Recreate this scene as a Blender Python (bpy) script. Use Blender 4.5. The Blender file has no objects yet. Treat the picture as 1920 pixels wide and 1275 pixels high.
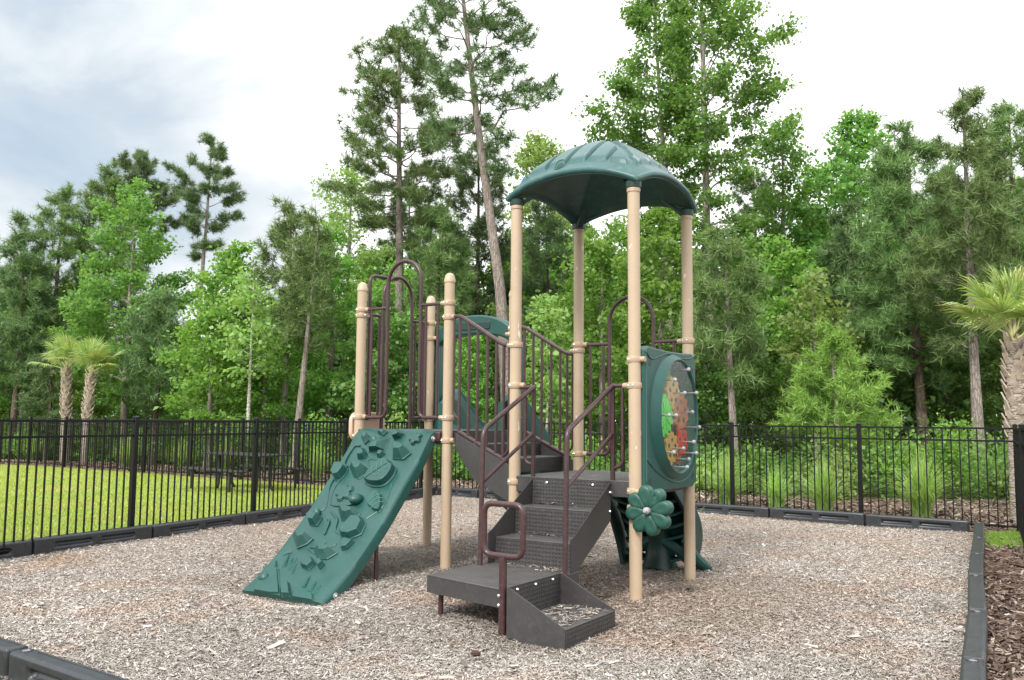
import bpy, bmesh, math, random
import numpy as np
from mathutils import Vector, Matrix

random.seed(7)
C = bpy.context.scene.collection
sc = bpy.context.scene
PI = math.pi

# ------------------------------------------------------------------ helpers
def lab(o, label=None, cat=None, group=None, kind=None):
    if label: o['label'] = label
    if cat: o['category'] = cat
    if group: o['group'] = group
    if kind: o['kind'] = kind
    return o

def empty(name, loc=(0, 0, 0), rz=0.0, parent=None):
    o = bpy.data.objects.new(name, None)
    C.objects.link(o)
    o.location = loc
    o.rotation_euler = (0, 0, rz)
    o.empty_display_size = 0.2
    if parent: o.parent = parent
    return o

def copy_tree(o, parent=None):
    c = o.copy()
    C.objects.link(c)
    if parent: c.parent = parent
    for ch in list(o.children):
        copy_tree(ch, c)
    return c

def link_mesh(name, me, mat, parent=None):
    o = bpy.data.objects.new(name, me)
    if mat: me.materials.append(mat)
    C.objects.link(o)
    if parent: o.parent = parent
    return o

def np_mesh(name, V, loops, sizes, smooth=False):
    """mesh from flat numpy arrays; sizes = vertices per face"""
    me = bpy.data.meshes.new(name)
    V = np.asarray(V, np.float32).reshape(-1, 3)
    loops = np.asarray(loops, np.int32).ravel()
    sizes = np.asarray(sizes, np.int32)
    me.vertices.add(len(V)); me.vertices.foreach_set('co', V.ravel())
    me.loops.add(len(loops)); me.loops.foreach_set('vertex_index', loops)
    me.polygons.add(len(sizes))
    st = np.zeros(len(sizes), np.int32); st[1:] = np.cumsum(sizes)[:-1]
    me.polygons.foreach_set('loop_start', st)
    me.polygons.foreach_set('loop_total', sizes)
    if smooth:
        me.polygons.foreach_set('use_smooth', np.ones(len(sizes), bool))
    me.update(calc_edges=True)
    return me

def catmull(P, n=8):
    P = np.asarray(P, float)
    P = np.vstack([2 * P[0] - P[1], P, 2 * P[-1] - P[-2]])
    out = []
    for i in range(1, len(P) - 2):
        t = np.linspace(0, 1, n, endpoint=False)[:, None]
        p0, p1, p2, p3 = P[i - 1:i + 3]
        out.append(.5 * ((2 * p1) + (-p0 + p2) * t + (2 * p0 - 5 * p1 + 4 * p2 - p3) * t * t + (-p0 + 3 * p1 - 3 * p2 + p3) * t ** 3))
    out.append(P[-2:-1])
    return np.vstack(out)

def bend(pts, r=0.06, n=6):
    """round the inner corners of a polyline"""
    pts = [Vector(p) for p in pts]
    out = [pts[0]]
    for i in range(1, len(pts) - 1):
        p, a, b = pts[i], pts[i - 1], pts[i + 1]
        d0 = (a - p); d1 = (b - p)
        rr = min(r, d0.length * .49, d1.length * .49)
        s = p + d0.normalized() * rr; e = p + d1.normalized() * rr
        for k in range(n + 1):
            t = k / n
            out.append((s * (1 - t) + p * t) * (1 - t) + (p * (1 - t) + e * t) * t)
    out.append(pts[-1])
    return out

class MB:
    def __init__(s): s.v = []; s.f = []
    def add(s, v, f):
        o = len(s.v)
        s.v += [tuple(p) for p in v]
        s.f += [tuple(i + o for i in q) for q in f]
        return s
    def box(s, c, d, rz=0.0):
        hx, hy, hz = d[0] / 2, d[1] / 2, d[2] / 2
        cs, sn = math.cos(rz), math.sin(rz)
        vs = []
        for z in (-hz, hz):
            for x, y in ((-hx, -hy), (hx, -hy), (hx, hy), (-hx, hy)):
                vs.append((c[0] + x * cs - y * sn, c[1] + x * sn + y * cs, c[2] + z))
        return s.add(vs, [(3, 2, 1, 0), (4, 5, 6, 7), (0, 1, 5, 4), (1, 2, 6, 5), (2, 3, 7, 6), (3, 0, 4, 7)])
    def bar(s, p0, p1, w, h, up=(0, 0, 1)):
        p0, p1 = Vector(p0), Vector(p1)
        d = (p1 - p0).normalized(); u = Vector(up)
        sd = d.cross(u).normalized(); u = sd.cross(d)
        vs = []
        for p in (p0, p1):
            for a, b in ((-1, -1), (1, -1), (1, 1), (-1, 1)):
                vs.append(p + sd * (a * w / 2) + u * (b * h / 2))
        return s.add(vs, [(3, 2, 1, 0), (4, 5, 6, 7), (0, 1, 5, 4), (1, 2, 6, 5), (2, 3, 7, 6), (3, 0, 4, 7)])
    def tube(s, pts, r, n=10, cap=True):
        pts = [Vector(p) for p in pts]
        m = len(pts)
        rs = r if hasattr(r, '__len__') else [r] * m
        rings = []
        d = (pts[1] - pts[0]).normalized()
        u = d.orthogonal().normalized()
        for i, p in enumerate(pts):
            if i == 0: t = pts[1] - pts[0]
            elif i == m - 1: t = pts[-1] - pts[-2]
            else: t = (pts[i + 1] - pts[i]).normalized() + (pts[i] - pts[i - 1]).normalized()
            t = t.normalized()
            u = (u - t * u.dot(t)).normalized()
            w = t.cross(u)
            rings.append([p + (u * math.cos(2 * PI * k / n) + w * math.sin(2 * PI * k / n)) * rs[i] for k in range(n)])
        vs = [q for R in rings for q in R]
        fs = []
        for i in range(m - 1):
            for k in range(n):
                k2 = (k + 1) % n
                fs.append((i * n + k, i * n + k2, (i + 1) * n + k2, (i + 1) * n + k))
        if cap:
            fs.append(tuple(reversed(range(n))))
            fs.append(tuple((m - 1) * n + k for k in range(n)))
        return s.add(vs, fs)
    def cyl(s, p0, p1, r0, r1=None, n=16):
        return s.tube([p0, p1], [r0, r0 if r1 is None else r1], n)
    def lathe(s, prof, c=(0, 0, 0), axis=(0, 0, 1), n=24):
        """prof: (radius, height) pairs along axis"""
        ax = Vector(axis).normalized(); u = ax.orthogonal().normalized(); w = ax.cross(u); c = Vector(c)
        vs = []; fs = []
        for r, h in prof:
            for k in range(n):
                a = 2 * PI * k / n
                vs.append(c + ax * h + (u * math.cos(a) + w * math.sin(a)) * max(r, 1e-4))
        for i in range(len(prof) - 1):
            for k in range(n):
                k2 = (k + 1) % n
                fs.append((i * n + k, i * n + k2, (i + 1) * n + k2, (i + 1) * n + k))
        fs.append(tuple(reversed(range(n)))); fs.append(tuple((len(prof) - 1) * n + k for k in range(n)))
        return s.add(vs, fs)
    def ball(s, c, r, n=12, sc3=(1, 1, 1)):
        vs = []; fs = []; m = n // 2
        for i in range(m + 1):
            th = PI * i / m
            for k in range(n):
                a = 2 * PI * k / n
                vs.append((c[0] + r * sc3[0] * math.sin(th) * math.cos(a), c[1] + r * sc3[1] * math.sin(th) * math.sin(a), c[2] + r * sc3[2] * math.cos(th)))
        for i in range(m):
            for k in range(n):
                k2 = (k + 1) % n
                fs.append((i * n + k, (i + 1) * n + k, (i + 1) * n + k2, i * n + k2))
        return s.add(vs, fs)
    def prism(s, poly, off):
        """planar polygon (3D points) extruded by vector off"""
        n = len(poly); off = Vector(off)
        vs = [Vector(p) for p in poly] + [Vector(p) + off for p in poly]
        fs = [tuple(reversed(range(n))), tuple(range(n, 2 * n))] + [(k, (k + 1) % n, (k + 1) % n + n, k + n) for k in range(n)]
        return s.add(vs, fs)
    def build(s, name, mat, parent=None, ang=35, bevel=0.0, seg=2, fix=True):
        me = bpy.data.meshes.new(name)
        me.from_pydata([tuple(p) for p in s.v], [], s.f)
        if fix:
            bm = bmesh.new(); bm.from_mesh(me)
            bmesh.ops.remove_doubles(bm, verts=bm.verts, dist=1e-5)
            bmesh.ops.recalc_face_normals(bm, faces=bm.faces)
            bm.to_mesh(me); bm.free()
        me.polygons.foreach_set('use_smooth', [True] * len(me.polygons))
        me.set_sharp_from_angle(angle=math.radians(ang))
        o = link_mesh(name, me, mat, parent)
        if bevel:
            b = o.modifiers.new('bevel', 'BEVEL')
            b.width = bevel; b.segments = seg; b.limit_method = 'ANGLE'; b.angle_limit = math.radians(40)
            b.harden_normals = False
        return o

# ------------------------------------------------------------------ materials
def new_mat(name):
    m = bpy.data.materials.new(name); m.use_nodes = True
    nt = m.node_tree
    return m, nt, nt.nodes['Principled BSDF'], nt.nodes['Material Output']

def N(nt, typ, **kw):
    n = nt.nodes.new(typ)
    for k, v in kw.items():
        if k.startswith('i_'): n.inputs[k[2:].replace('_', ' ')].default_value = v
        else: setattr(n, k, v)
    return n

def ramp(nt, stops, fac=None):
    r = nt.nodes.new('ShaderNodeValToRGB')
    el = r.color_ramp.elements
    while len(el) < len(stops): el.new(0.5)
    for e, (p, c) in zip(el, stops):
        e.position = p; e.color = (*c, 1)
    if fac is not None: nt.links.new(fac, r.inputs[0])
    return r

def surf_mat(name, col, rough=.45, metal=0.0, var=.25, vscale=4.0, bump=.15, bscale=300.0, dirt_sheen=None, dirt_sheen_amt=.5, spec=.5, coat=0.0, wear_glint=None):
    """painted / moulded surface: slow tone variation, fine grain, dusty patches (painted sky sheen on the roof), worn edges with painted highlights"""
    m, nt, b, out = new_mat(name)
    L = nt.links.new
    tc = N(nt, 'ShaderNodeTexCoord')
    n1 = N(nt, 'ShaderNodeTexNoise', i_Scale=vscale, i_Detail=5.0, i_Roughness=.6)
    L(tc.outputs['Object'], n1.inputs['Vector'])
    lo = tuple(c * (1 - var) for c in col); hi = tuple(min(1, c * (1 + var)) for c in col)
    r1 = ramp(nt, [(.3, lo), (.7, hi)], n1.outputs['Fac'])
    colout = r1.outputs['Color']
    n2 = N(nt, 'ShaderNodeTexNoise', i_Scale=vscale * 6, i_Detail=8.0, i_Roughness=.7)
    L(tc.outputs['Object'], n2.inputs['Vector'])
    if dirt_sheen:
        rr = ramp(nt, [(.5, (0, 0, 0)), (.72, (dirt_sheen_amt,) * 3)], n2.outputs['Fac'])
        mx = N(nt, 'ShaderNodeMixRGB'); L(rr.outputs['Color'], mx.inputs[0]); L(colout, mx.inputs[1]); mx.inputs[2].default_value = (*dirt_sheen, 1)
        colout = mx.outputs['Color']
    if wear_glint:  # lighter convex edges: wear, plus specular highlights painted into the colour
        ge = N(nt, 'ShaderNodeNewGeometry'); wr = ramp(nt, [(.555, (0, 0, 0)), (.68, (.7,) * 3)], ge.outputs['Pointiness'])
        mw = N(nt, 'ShaderNodeMixRGB'); L(wr.outputs['Color'], mw.inputs[0]); L(colout, mw.inputs[1]); mw.inputs[2].default_value = (*wear_glint, 1)
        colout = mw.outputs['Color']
    L(colout, b.inputs['Base Color'])
    rg = N(nt, 'ShaderNodeMapRange'); L(n2.outputs['Fac'], rg.inputs[0])
    rg.inputs['To Min'].default_value = max(.05, rough - .12); rg.inputs['To Max'].default_value = min(1, rough + .15)
    L(rg.outputs[0], b.inputs['Roughness'])
    b.inputs['Metallic'].default_value = metal
    b.inputs['Specular IOR Level'].default_value = spec
    b.inputs['Coat Weight'].default_value = coat
    if bump:
        n3 = N(nt, 'ShaderNodeTexNoise', i_Scale=bscale, i_Detail=2.0)
        L(tc.outputs['Object'], n3.inputs['Vector'])
        bp = N(nt, 'ShaderNodeBump', i_Strength=bump, i_Distance=.002)
        L(n3.outputs['Fac'], bp.inputs['Height']); L(bp.outputs[0], b.inputs['Normal'])
    return m

M = {}
GREEN = (.008, .062, .052)
M['green'] = surf_mat('green_plastic', GREEN, .42, var=.14, vscale=3, bump=.12, bscale=220, dirt_sheen=(.05, .11, .10), dirt_sheen_amt=.22, wear_glint=(.05, .15, .125))
M['green_roof'] = surf_mat('sky_paled_green_plastic', (.022, .082, .080), .40, var=.10, vscale=1.2, bump=.1, bscale=200, dirt_sheen=(.13, .19, .185), dirt_sheen_amt=.4, wear_glint=(.12, .2, .19))  # pale patches put the sky's reflection into the roof colour
M['dark_green'] = surf_mat('dark_green_plastic', (.008, .034, .028), .42, var=.2, vscale=3, bump=.1, bscale=220)
M['petal'] = surf_mat('mid_green_plastic', (.009, .060, .043), .45, var=.12, vscale=3, bump=.1, bscale=220, dirt_sheen=(.07, .13, .1), dirt_sheen_amt=.25, wear_glint=(.06, .18, .13))
M['tan'] = surf_mat('tan_powder_coat', (.42, .322, .222), .42, var=.07, vscale=2.0, bump=.06, bscale=260, dirt_sheen=(.34, .24, .15), dirt_sheen_amt=.28)
def flecks(m, col):
    nt = m.node_tree; L = nt.links.new; b = nt.nodes['Principled BSDF']
    tc = N(nt, 'ShaderNodeTexCoord'); mp = N(nt, 'ShaderNodeMapping'); mp.inputs['Scale'].default_value = (26, 26, 9); L(tc.outputs['Object'], mp.inputs[0])
    n = N(nt, 'ShaderNodeTexNoise', i_Scale=1.0, i_Detail=1.5); L(mp.outputs[0], n.inputs['Vector'])
    r = ramp(nt, [(.735, (0, 0, 0)), (.75, (.85,) * 3)], n.outputs['Fac'])
    src = b.inputs['Base Color'].links[0].from_socket
    mx = N(nt, 'ShaderNodeMixRGB'); L(r.outputs['Color'], mx.inputs[0]); L(src, mx.inputs[1]); mx.inputs[2].default_value = (*col, 1); L(mx.outputs['Color'], b.inputs['Base Color'])
flecks(M['tan'], (.66, .62, .55))
M['tan_clamp'] = surf_mat('tan_clamp_paint', (.395, .29, .195), .45, var=.08, vscale=5.0, bump=.06, bscale=260, dirt_sheen=(.25, .16, .1), dirt_sheen_amt=.4)
M['brown'] = surf_mat('brown_powder_coat', (.046, .021, .022), .32, var=.15, vscale=5, bump=.05, bscale=300, dirt_sheen=(.14, .09, .08), dirt_sheen_amt=.3)
M['bolt'] = surf_mat('bolt_steel', (.6, .6, .62), .3, metal=.8, var=.1, bump=0)
M['knob'] = surf_mat('grey_knob_plastic', (.30, .30, .33), .4, var=.08, bump=0)
M['black'] = surf_mat('black_fence_paint', (.003, .003, .0036), .42, var=.2, vscale=3, bump=.05, spec=.3, dirt_sheen=(.010, .010, .011), dirt_sheen_amt=.4)
M['table'] = surf_mat('black_coated_steel', (.012, .012, .013), .45, var=.2, bump=.1, bscale=120)
M['beige'] = surf_mat('beige_plastic', (.52, .36, .26), .5, var=.08, bump=.08)
M['timber'] = surf_mat('black_recycled_plastic', (.024, .027, .032), .36, var=.22, vscale=3, bump=.35, bscale=160, dirt_sheen=(.07, .07, .07), dirt_sheen_amt=.5)
M['lump'] = surf_mat('dark_brown_clod', (.06, .03, .02), .9, var=.3, vscale=30, bump=.5, bscale=60)
M['paper'] = surf_mat('white_litter', (.75, .76, .8), .6, var=.05, bump=.2, bscale=60)

def dotted(name, col, rough, pitch, rad, axes, depth, dark, stag=False):
    """coated steel sheet with a punched grid: the dots are laid out in the object's own metres"""
    m = surf_mat(name, col, rough, var=.18, vscale=5, bump=0, dirt_sheen=(.12, .11, .10), dirt_sheen_amt=.4)
    nt = m.node_tree; L = nt.links.new; b = nt.nodes['Principled BSDF']
    tc = N(nt, 'ShaderNodeTexCoord'); sx = N(nt, 'ShaderNodeSeparateXYZ'); L(tc.outputs['Object'], sx.inputs[0])
    cc = []
    for a in axes:
        d = N(nt, 'ShaderNodeMath', operation='DIVIDE'); L(sx.outputs[a], d.inputs[0]); d.inputs[1].default_value = pitch
        f = N(nt, 'ShaderNodeMath', operation='FRACT'); L(d.outputs[0], f.inputs[0])
        s_ = N(nt, 'ShaderNodeMath', operation='SUBTRACT'); L(f.outputs[0], s_.inputs[0]); s_.inputs[1].default_value = .5
        p = N(nt, 'ShaderNodeMath', operation='POWER'); ab = N(nt, 'ShaderNodeMath', operation='ABSOLUTE'); L(s_.outputs[0], ab.inputs[0])
        L(ab.outputs[0], p.inputs[0]); p.inputs[1].default_value = 2.0
        cc.append(p.outputs[0])
    ad = N(nt, 'ShaderNodeMath', operation='ADD'); L(cc[0], ad.inputs[0]); L(cc[1], ad.inputs[1])
    sq = N(nt, 'ShaderNodeMath', operation='SQRT'); L(ad.outputs[0], sq.inputs[0])
    mr = N(nt, 'ShaderNodeMapRange'); L(sq.outputs[0], mr.inputs[0])
    mr.inputs['From Min'].default_value = rad - .06; mr.inputs['From Max'].default_value = rad + .06
    bp = N(nt, 'ShaderNodeBump', i_Strength=.55, i_Distance=depth); L(mr.outputs[0], bp.inputs['Height']); L(bp.outputs[0], b.inputs['Normal'])
    if dark:
        old = b.inputs['Base Color'].links[0].from_socket
        mx = N(nt, 'ShaderNodeMixRGB'); L(mr.outputs[0], mx.inputs[0]); mx.inputs[1].default_value = (*dark, 1); L(old, mx.inputs[2])
        L(mx.outputs['Color'], b.inputs['Base Color'])
    return m
M['deck'] = dotted('coated_deck_steel', (.062, .059, .058), .5, .022, .3, (0, 1), .0018, None)
M['riser'] = dotted('punched_riser_steel', (.036, .034, .034), .5, .032, .3, (0, 2), .003, (.022, .021, .021))
M['riser_side'] = dotted('punched_step_front_steel', (.036, .034, .034), .5, .032, .3, (1, 2), .003, (.022, .021, .021))
M['plate'] = surf_mat('coated_side_steel', (.037, .035, .035), .5, var=.15, vscale=4, bump=.25, bscale=140, dirt_sheen=(.10, .095, .09), dirt_sheen_amt=.28)

def clear_mat(name):
    """thin scuffed acrylic: mostly clear, a sky glint that follows its ripples"""
    m, nt, b, out = new_mat(name)
    L = nt.links.new
    t = N(nt, 'ShaderNodeBsdfTransparent'); t.inputs[0].default_value = (.96, .97, .96, 1)
    g = N(nt, 'ShaderNodeBsdfGlossy'); g.inputs['Roughness'].default_value = .12; g.inputs['Color'].default_value = (1, 1, 1, 1)
    d = N(nt, 'ShaderNodeBsdfDiffuse'); d.inputs[0].default_value = (.30, .29, .25, 1)
    tc = N(nt, 'ShaderNodeTexCoord'); mp = N(nt, 'ShaderNodeMapping'); mp.inputs['Scale'].default_value = (1, 1, .5); L(tc.outputs['Object'], mp.inputs[0])
    n1 = N(nt, 'ShaderNodeTexNoise', i_Scale=11.0, i_Detail=5.0, i_Distortion=1.2); L(mp.outputs[0], n1.inputs['Vector'])
    bp = N(nt, 'ShaderNodeBump', i_Strength=.25, i_Distance=.02); L(n1.outputs['Fac'], bp.inputs['Height']); L(bp.outputs[0], g.inputs['Normal'])
    fr = N(nt, 'ShaderNodeFresnel'); fr.inputs[0].default_value = 1.22
    fh = N(nt, 'ShaderNodeMath', operation='MULTIPLY'); L(fr.outputs[0], fh.inputs[0]); fh.inputs[1].default_value = .14
    m1 = N(nt, 'ShaderNodeMixShader'); L(fh.outputs[0], m1.inputs[0]); L(t.outputs[0], m1.inputs[1]); L(g.outputs[0], m1.inputs[2])
    r = ramp(nt, [(.5, (.0,) * 3), (.8, (.06,) * 3)], n1.outputs['Fac'])
    m2 = N(nt, 'ShaderNodeMixShader'); L(r.outputs['Color'], m2.inputs[0]); L(m1.outputs[0], m2.inputs[1]); L(d.outputs[0], m2.inputs[2])
    L(m2.outputs[0], out.inputs['Surface'])
    return m
M['clear'] = clear_mat('scuffed_clear_acrylic')
for k, c in (('g_lime', (.07, .55, .04)), ('g_tan', (.45, .27, .075)), ('g_rust', (.36, .09, .035)), ('g_red', (.5, .025, .015)), ('g_copper', (.28, .075, .03))):
    M[k] = surf_mat(k[2:] + '_gear_plastic', c, .45, var=.08, bump=0)

def leaf_mat(name, c0, c1, c2, trans=.5, rough=.5, dead=None):
    """leaves: every leaf its own tone, and every tree a little different"""
    m, nt, b, out = new_mat(name)
    L = nt.links.new
    g = N(nt, 'ShaderNodeNewGeometry'); oi = N(nt, 'ShaderNodeObjectInfo')
    stops = [(0, c0), (.5, c1), (.97, c2)]
    if dead: stops.append((1.0, dead))
    r = ramp(nt, stops, g.outputs['Random Per Island'])
    hs = N(nt, 'ShaderNodeHueSaturation')
    mr = N(nt, 'ShaderNodeMapRange'); L(oi.outputs['Random'], mr.inputs[0]); mr.inputs['To Min'].default_value = .8; mr.inputs['To Max'].default_value = 1.2
    mh = N(nt, 'ShaderNodeMapRange'); L(oi.outputs['Random'], mh.inputs[0]); mh.inputs['To Min'].default_value = .488; mh.inputs['To Max'].default_value = .512
    L(mr.outputs[0], hs.inputs['Value']); L(mh.outputs[0], hs.inputs['Hue']); L(r.outputs['Color'], hs.inputs['Color'])
    L(hs.outputs['Color'], b.inputs['Base Color'])
    b.inputs['Roughness'].default_value = rough; b.inputs['Specular IOR Level'].default_value = .35
    t = N(nt, 'ShaderNodeBsdfTranslucent'); ml = N(nt, 'ShaderNodeMixRGB', blend_type='MULTIPLY'); ml.inputs[0].default_value = 1
    L(hs.outputs['Color'], ml.inputs[1]); ml.inputs[2].default_value = (1.3, 1.25, .7, 1)
    L(ml.outputs['Color'], t.inputs['Color'])
    mx = N(nt, 'ShaderNodeMixShader'); mx.inputs[0].default_value = trans
    L(b.outputs[0], mx.inputs[1]); L(t.outputs[0], mx.inputs[2]); L(mx.outputs[0], out.inputs['Surface'])
    return m
M['leaf_bright'] = leaf_mat('bright_spring_leaves', (0.125, 0.27, 0.05), (0.19, 0.37, 0.075), (0.27, 0.46, 0.125))
M['leaf_mid'] = leaf_mat('mid_green_leaves', (0.1, 0.225, 0.055), (0.155, 0.305, 0.075), (0.23, 0.39, 0.115))
M['leaf_soft'] = leaf_mat('soft_yellow_green_leaves', (0.18, 0.29, 0.085), (0.24, 0.37, 0.11), (0.32, 0.45, 0.17))
M['leaf_dark'] = leaf_mat('dark_understorey_leaves', (0.09, 0.19, 0.05), (0.14, 0.26, 0.07), (0.21, 0.34, 0.11))
M['needle'] = leaf_mat('pine_needles', (0.11, 0.195, 0.065), (0.155, 0.255, 0.085), (0.22, 0.33, 0.115), .22)
M['needle_dark'] = leaf_mat('dark_pine_needles', (0.085, 0.15, 0.06), (0.12, 0.195, 0.075), (0.17, 0.25, 0.1), .18)
M['needle_bright'] = leaf_mat('young_pine_needles', (0.15, 0.31, 0.05), (0.22, 0.4, 0.08), (0.3, 0.49, 0.125), .3)
M['palm_leaf'] = leaf_mat('palm_fan_leaf', (.22,.33,.10), (.31,.42,.14), (.46,.52,.22), .3, .4, (.42, .33, .12))
M['reed'] = leaf_mat('ornamental_grass_blades', (0.2, 0.33, 0.08), (0.28, 0.43, 0.115), (0.42, 0.54, 0.22), .35, .5, (.50, .42, .22))
M['lawn_blade'] = leaf_mat('lawn_blades', (0.185, 0.265, 0.05), (0.25, 0.345, 0.075), (0.37, 0.42, 0.14), .35)
def patchy(m, scale, tint, amt):
    nt = m.node_tree; L = nt.links.new; b = nt.nodes['Principled BSDF']
    tc = N(nt, 'ShaderNodeTexCoord'); n = N(nt, 'ShaderNodeTexNoise', i_Scale=scale, i_Detail=4.0, i_Roughness=.65); L(tc.outputs['Object'], n.inputs['Vector'])
    r = ramp(nt, [(.45, (0, 0, 0)), (.68, (amt,) * 3)], n.outputs['Fac'])
    src = b.inputs['Base Color'].links[0].from_socket
    mx = N(nt, 'ShaderNodeMixRGB'); L(r.outputs['Color'], mx.inputs[0]); L(src, mx.inputs[1]); mx.inputs[2].default_value = (*tint, 1); L(mx.outputs['Color'], b.inputs['Base Color'])
patchy(M['lawn_blade'], .55, (.40, .34, .12), .65)
M['lawn_strip'] = leaf_mat('watered_lawn_blades', (.15, .28, .03), (.19, .36, .045), (.27, .42, .07), .35)

def bark_mat(name, c0, c1, sc_=(14, 14, 3), rough=.9):
    m, nt, b, out = new_mat(name)
    L = nt.links.new
    tc = N(nt, 'ShaderNodeTexCoord'); mp = N(nt, 'ShaderNodeMapping'); L(tc.outputs['Object'], mp.inputs[0]); mp.inputs['Scale'].default_value = sc_
    n1 = N(nt, 'ShaderNodeTexNoise', i_Scale=1.0, i_Detail=6.0, i_Roughness=.7); L(mp.outputs[0], n1.inputs['Vector'])
    v = N(nt, 'ShaderNodeTexVoronoi', i_Scale=1.3, feature='DISTANCE_TO_EDGE'); L(mp.outputs[0], v.inputs['Vector'])
    mr = N(nt, 'ShaderNodeMapRange'); L(v.outputs['Distance'], mr.inputs[0]); mr.inputs['From Max'].default_value = .12; mr.inputs['To Min'].default_value = .45
    r = ramp(nt, [(.3, c0), (.7, c1)], n1.outputs['Fac'])
    mx = N(nt, 'ShaderNodeMixRGB', blend_type='MULTIPLY'); mx.inputs[0].default_value = .7
    L(r.outputs['Color'], mx.inputs[1]); L(mr.outputs[0], mx.inputs[2]); L(mx.outputs['Color'], b.inputs['Base Color'])
    b.inputs['Roughness'].default_value = rough; b.inputs['Specular IOR Level'].default_value = .2
    bp = N(nt, 'ShaderNodeBump', i_Strength=.8, i_Distance=.03); L(mr.outputs[0], bp.inputs['Height']); L(bp.outputs[0], b.inputs['Normal'])
    return m
M['bark'] = bark_mat('pine_bark', (.17, .14, .12), (.35, .30, .265))
M['bark_grey'] = bark_mat('grey_bark', (.16, .145, .12), (.36, .33, .28), (8, 8, 3))
M['bark_pale'] = bark_mat('pale_bark', (.38, .36, .32), (.62, .58, .52), (6, 6, 10))
M['bark_dark'] = bark_mat('dark_bark', (.07, .05, .04), (.19, .145, .115))
M['palm_trunk'] = bark_mat('palm_trunk_bark', (.26, .215, .17), (.46, .40, .34), (5, 5, 22))
M['palm_boot'] = surf_mat('palm_boot_fibre', (.42, .35, .28), .85, var=.4, vscale=7, bump=.4, bscale=40, dirt_sheen=(.16, .1, .06), dirt_sheen_amt=.6)
M['petiole'] = surf_mat('palm_petiole', (.42, .40, .2), .5, var=.25, vscale=6, bump=0)

def ground_mat(name, stops, scale=30.0, big=None, rough=.95, bump=.6, stretch=(1, 1, 1)):
    m, nt, b, out = new_mat(name)
    L = nt.links.new
    tc = N(nt, 'ShaderNodeTexCoord'); mp = N(nt, 'ShaderNodeMapping'); L(tc.outputs['Object'], mp.inputs[0]); mp.inputs['Scale'].default_value = stretch
    n1 = N(nt, 'ShaderNodeTexNoise', i_Scale=scale, i_Detail=8.0, i_Roughness=.75); L(mp.outputs[0], n1.inputs['Vector'])
    r = ramp(nt, stops, n1.outputs['Fac'])
    colr = r.outputs['Color']
    if big:
        n2 = N(nt, 'ShaderNodeTexNoise', i_Scale=big[0], i_Detail=4.0); L(tc.outputs['Object'], n2.inputs['Vector'])
        rr = ramp(nt, [(big[2], (0, 0, 0)), (big[3], (big[4],) * 3)], n2.outputs['Fac'])
        mx = N(nt, 'ShaderNodeMixRGB'); L(rr.outputs['Color'], mx.inputs[0]); L(colr, mx.inputs[1]); mx.inputs[2].default_value = (*big[1], 1)
        colr = mx.outputs['Color']
    L(colr, b.inputs['Base Color']); b.inputs['Roughness'].default_value = rough; b.inputs['Specular IOR Level'].default_value = .15
    bp = N(nt, 'ShaderNodeBump', i_Strength=bump, i_Distance=.02); L(n1.outputs['Fac'], bp.inputs['Height']); L(bp.outputs[0], b.inputs['Normal'])
    return m
M['mulch'] = ground_mat('wood_mulch_bed', [(.3, (.10, .08, .065)), (.5, (.26, .21, .17)), (.7, (.42, .36, .31))], 40, (1.1, (.36, .2, .1), .55, .75, .4))
M['dark_mulch'] = ground_mat('dark_bark_bed', [(.3, (.04, .025, .018)), (.55, (.12, .075, .055)), (.75, (.22, .15, .12))], 45)
M['straw'] = ground_mat('pine_straw_bed', [(.3, (.10, .065, .045)), (.5, (.21, .14, .105)), (.7, (.33, .24, .18))], 14, (.7, (.1, .16, .04), .56, .7, .5))
M['lawn'] = ground_mat('lawn_turf', [(.3, (.17, .22, .03)), (.5, (.26, .33, .05)), (.7, (.38, .40, .09))], 22, (.45, (.40, .38, .12), .5, .7, .55))
M['forest'] = ground_mat('forest_floor', [(.3, (.05, .045, .02)), (.5, (.10, .085, .045)), (.7, (.09, .12, .04))], 5, (.3, (.06, .1, .03), .45, .65, .6))

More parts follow.
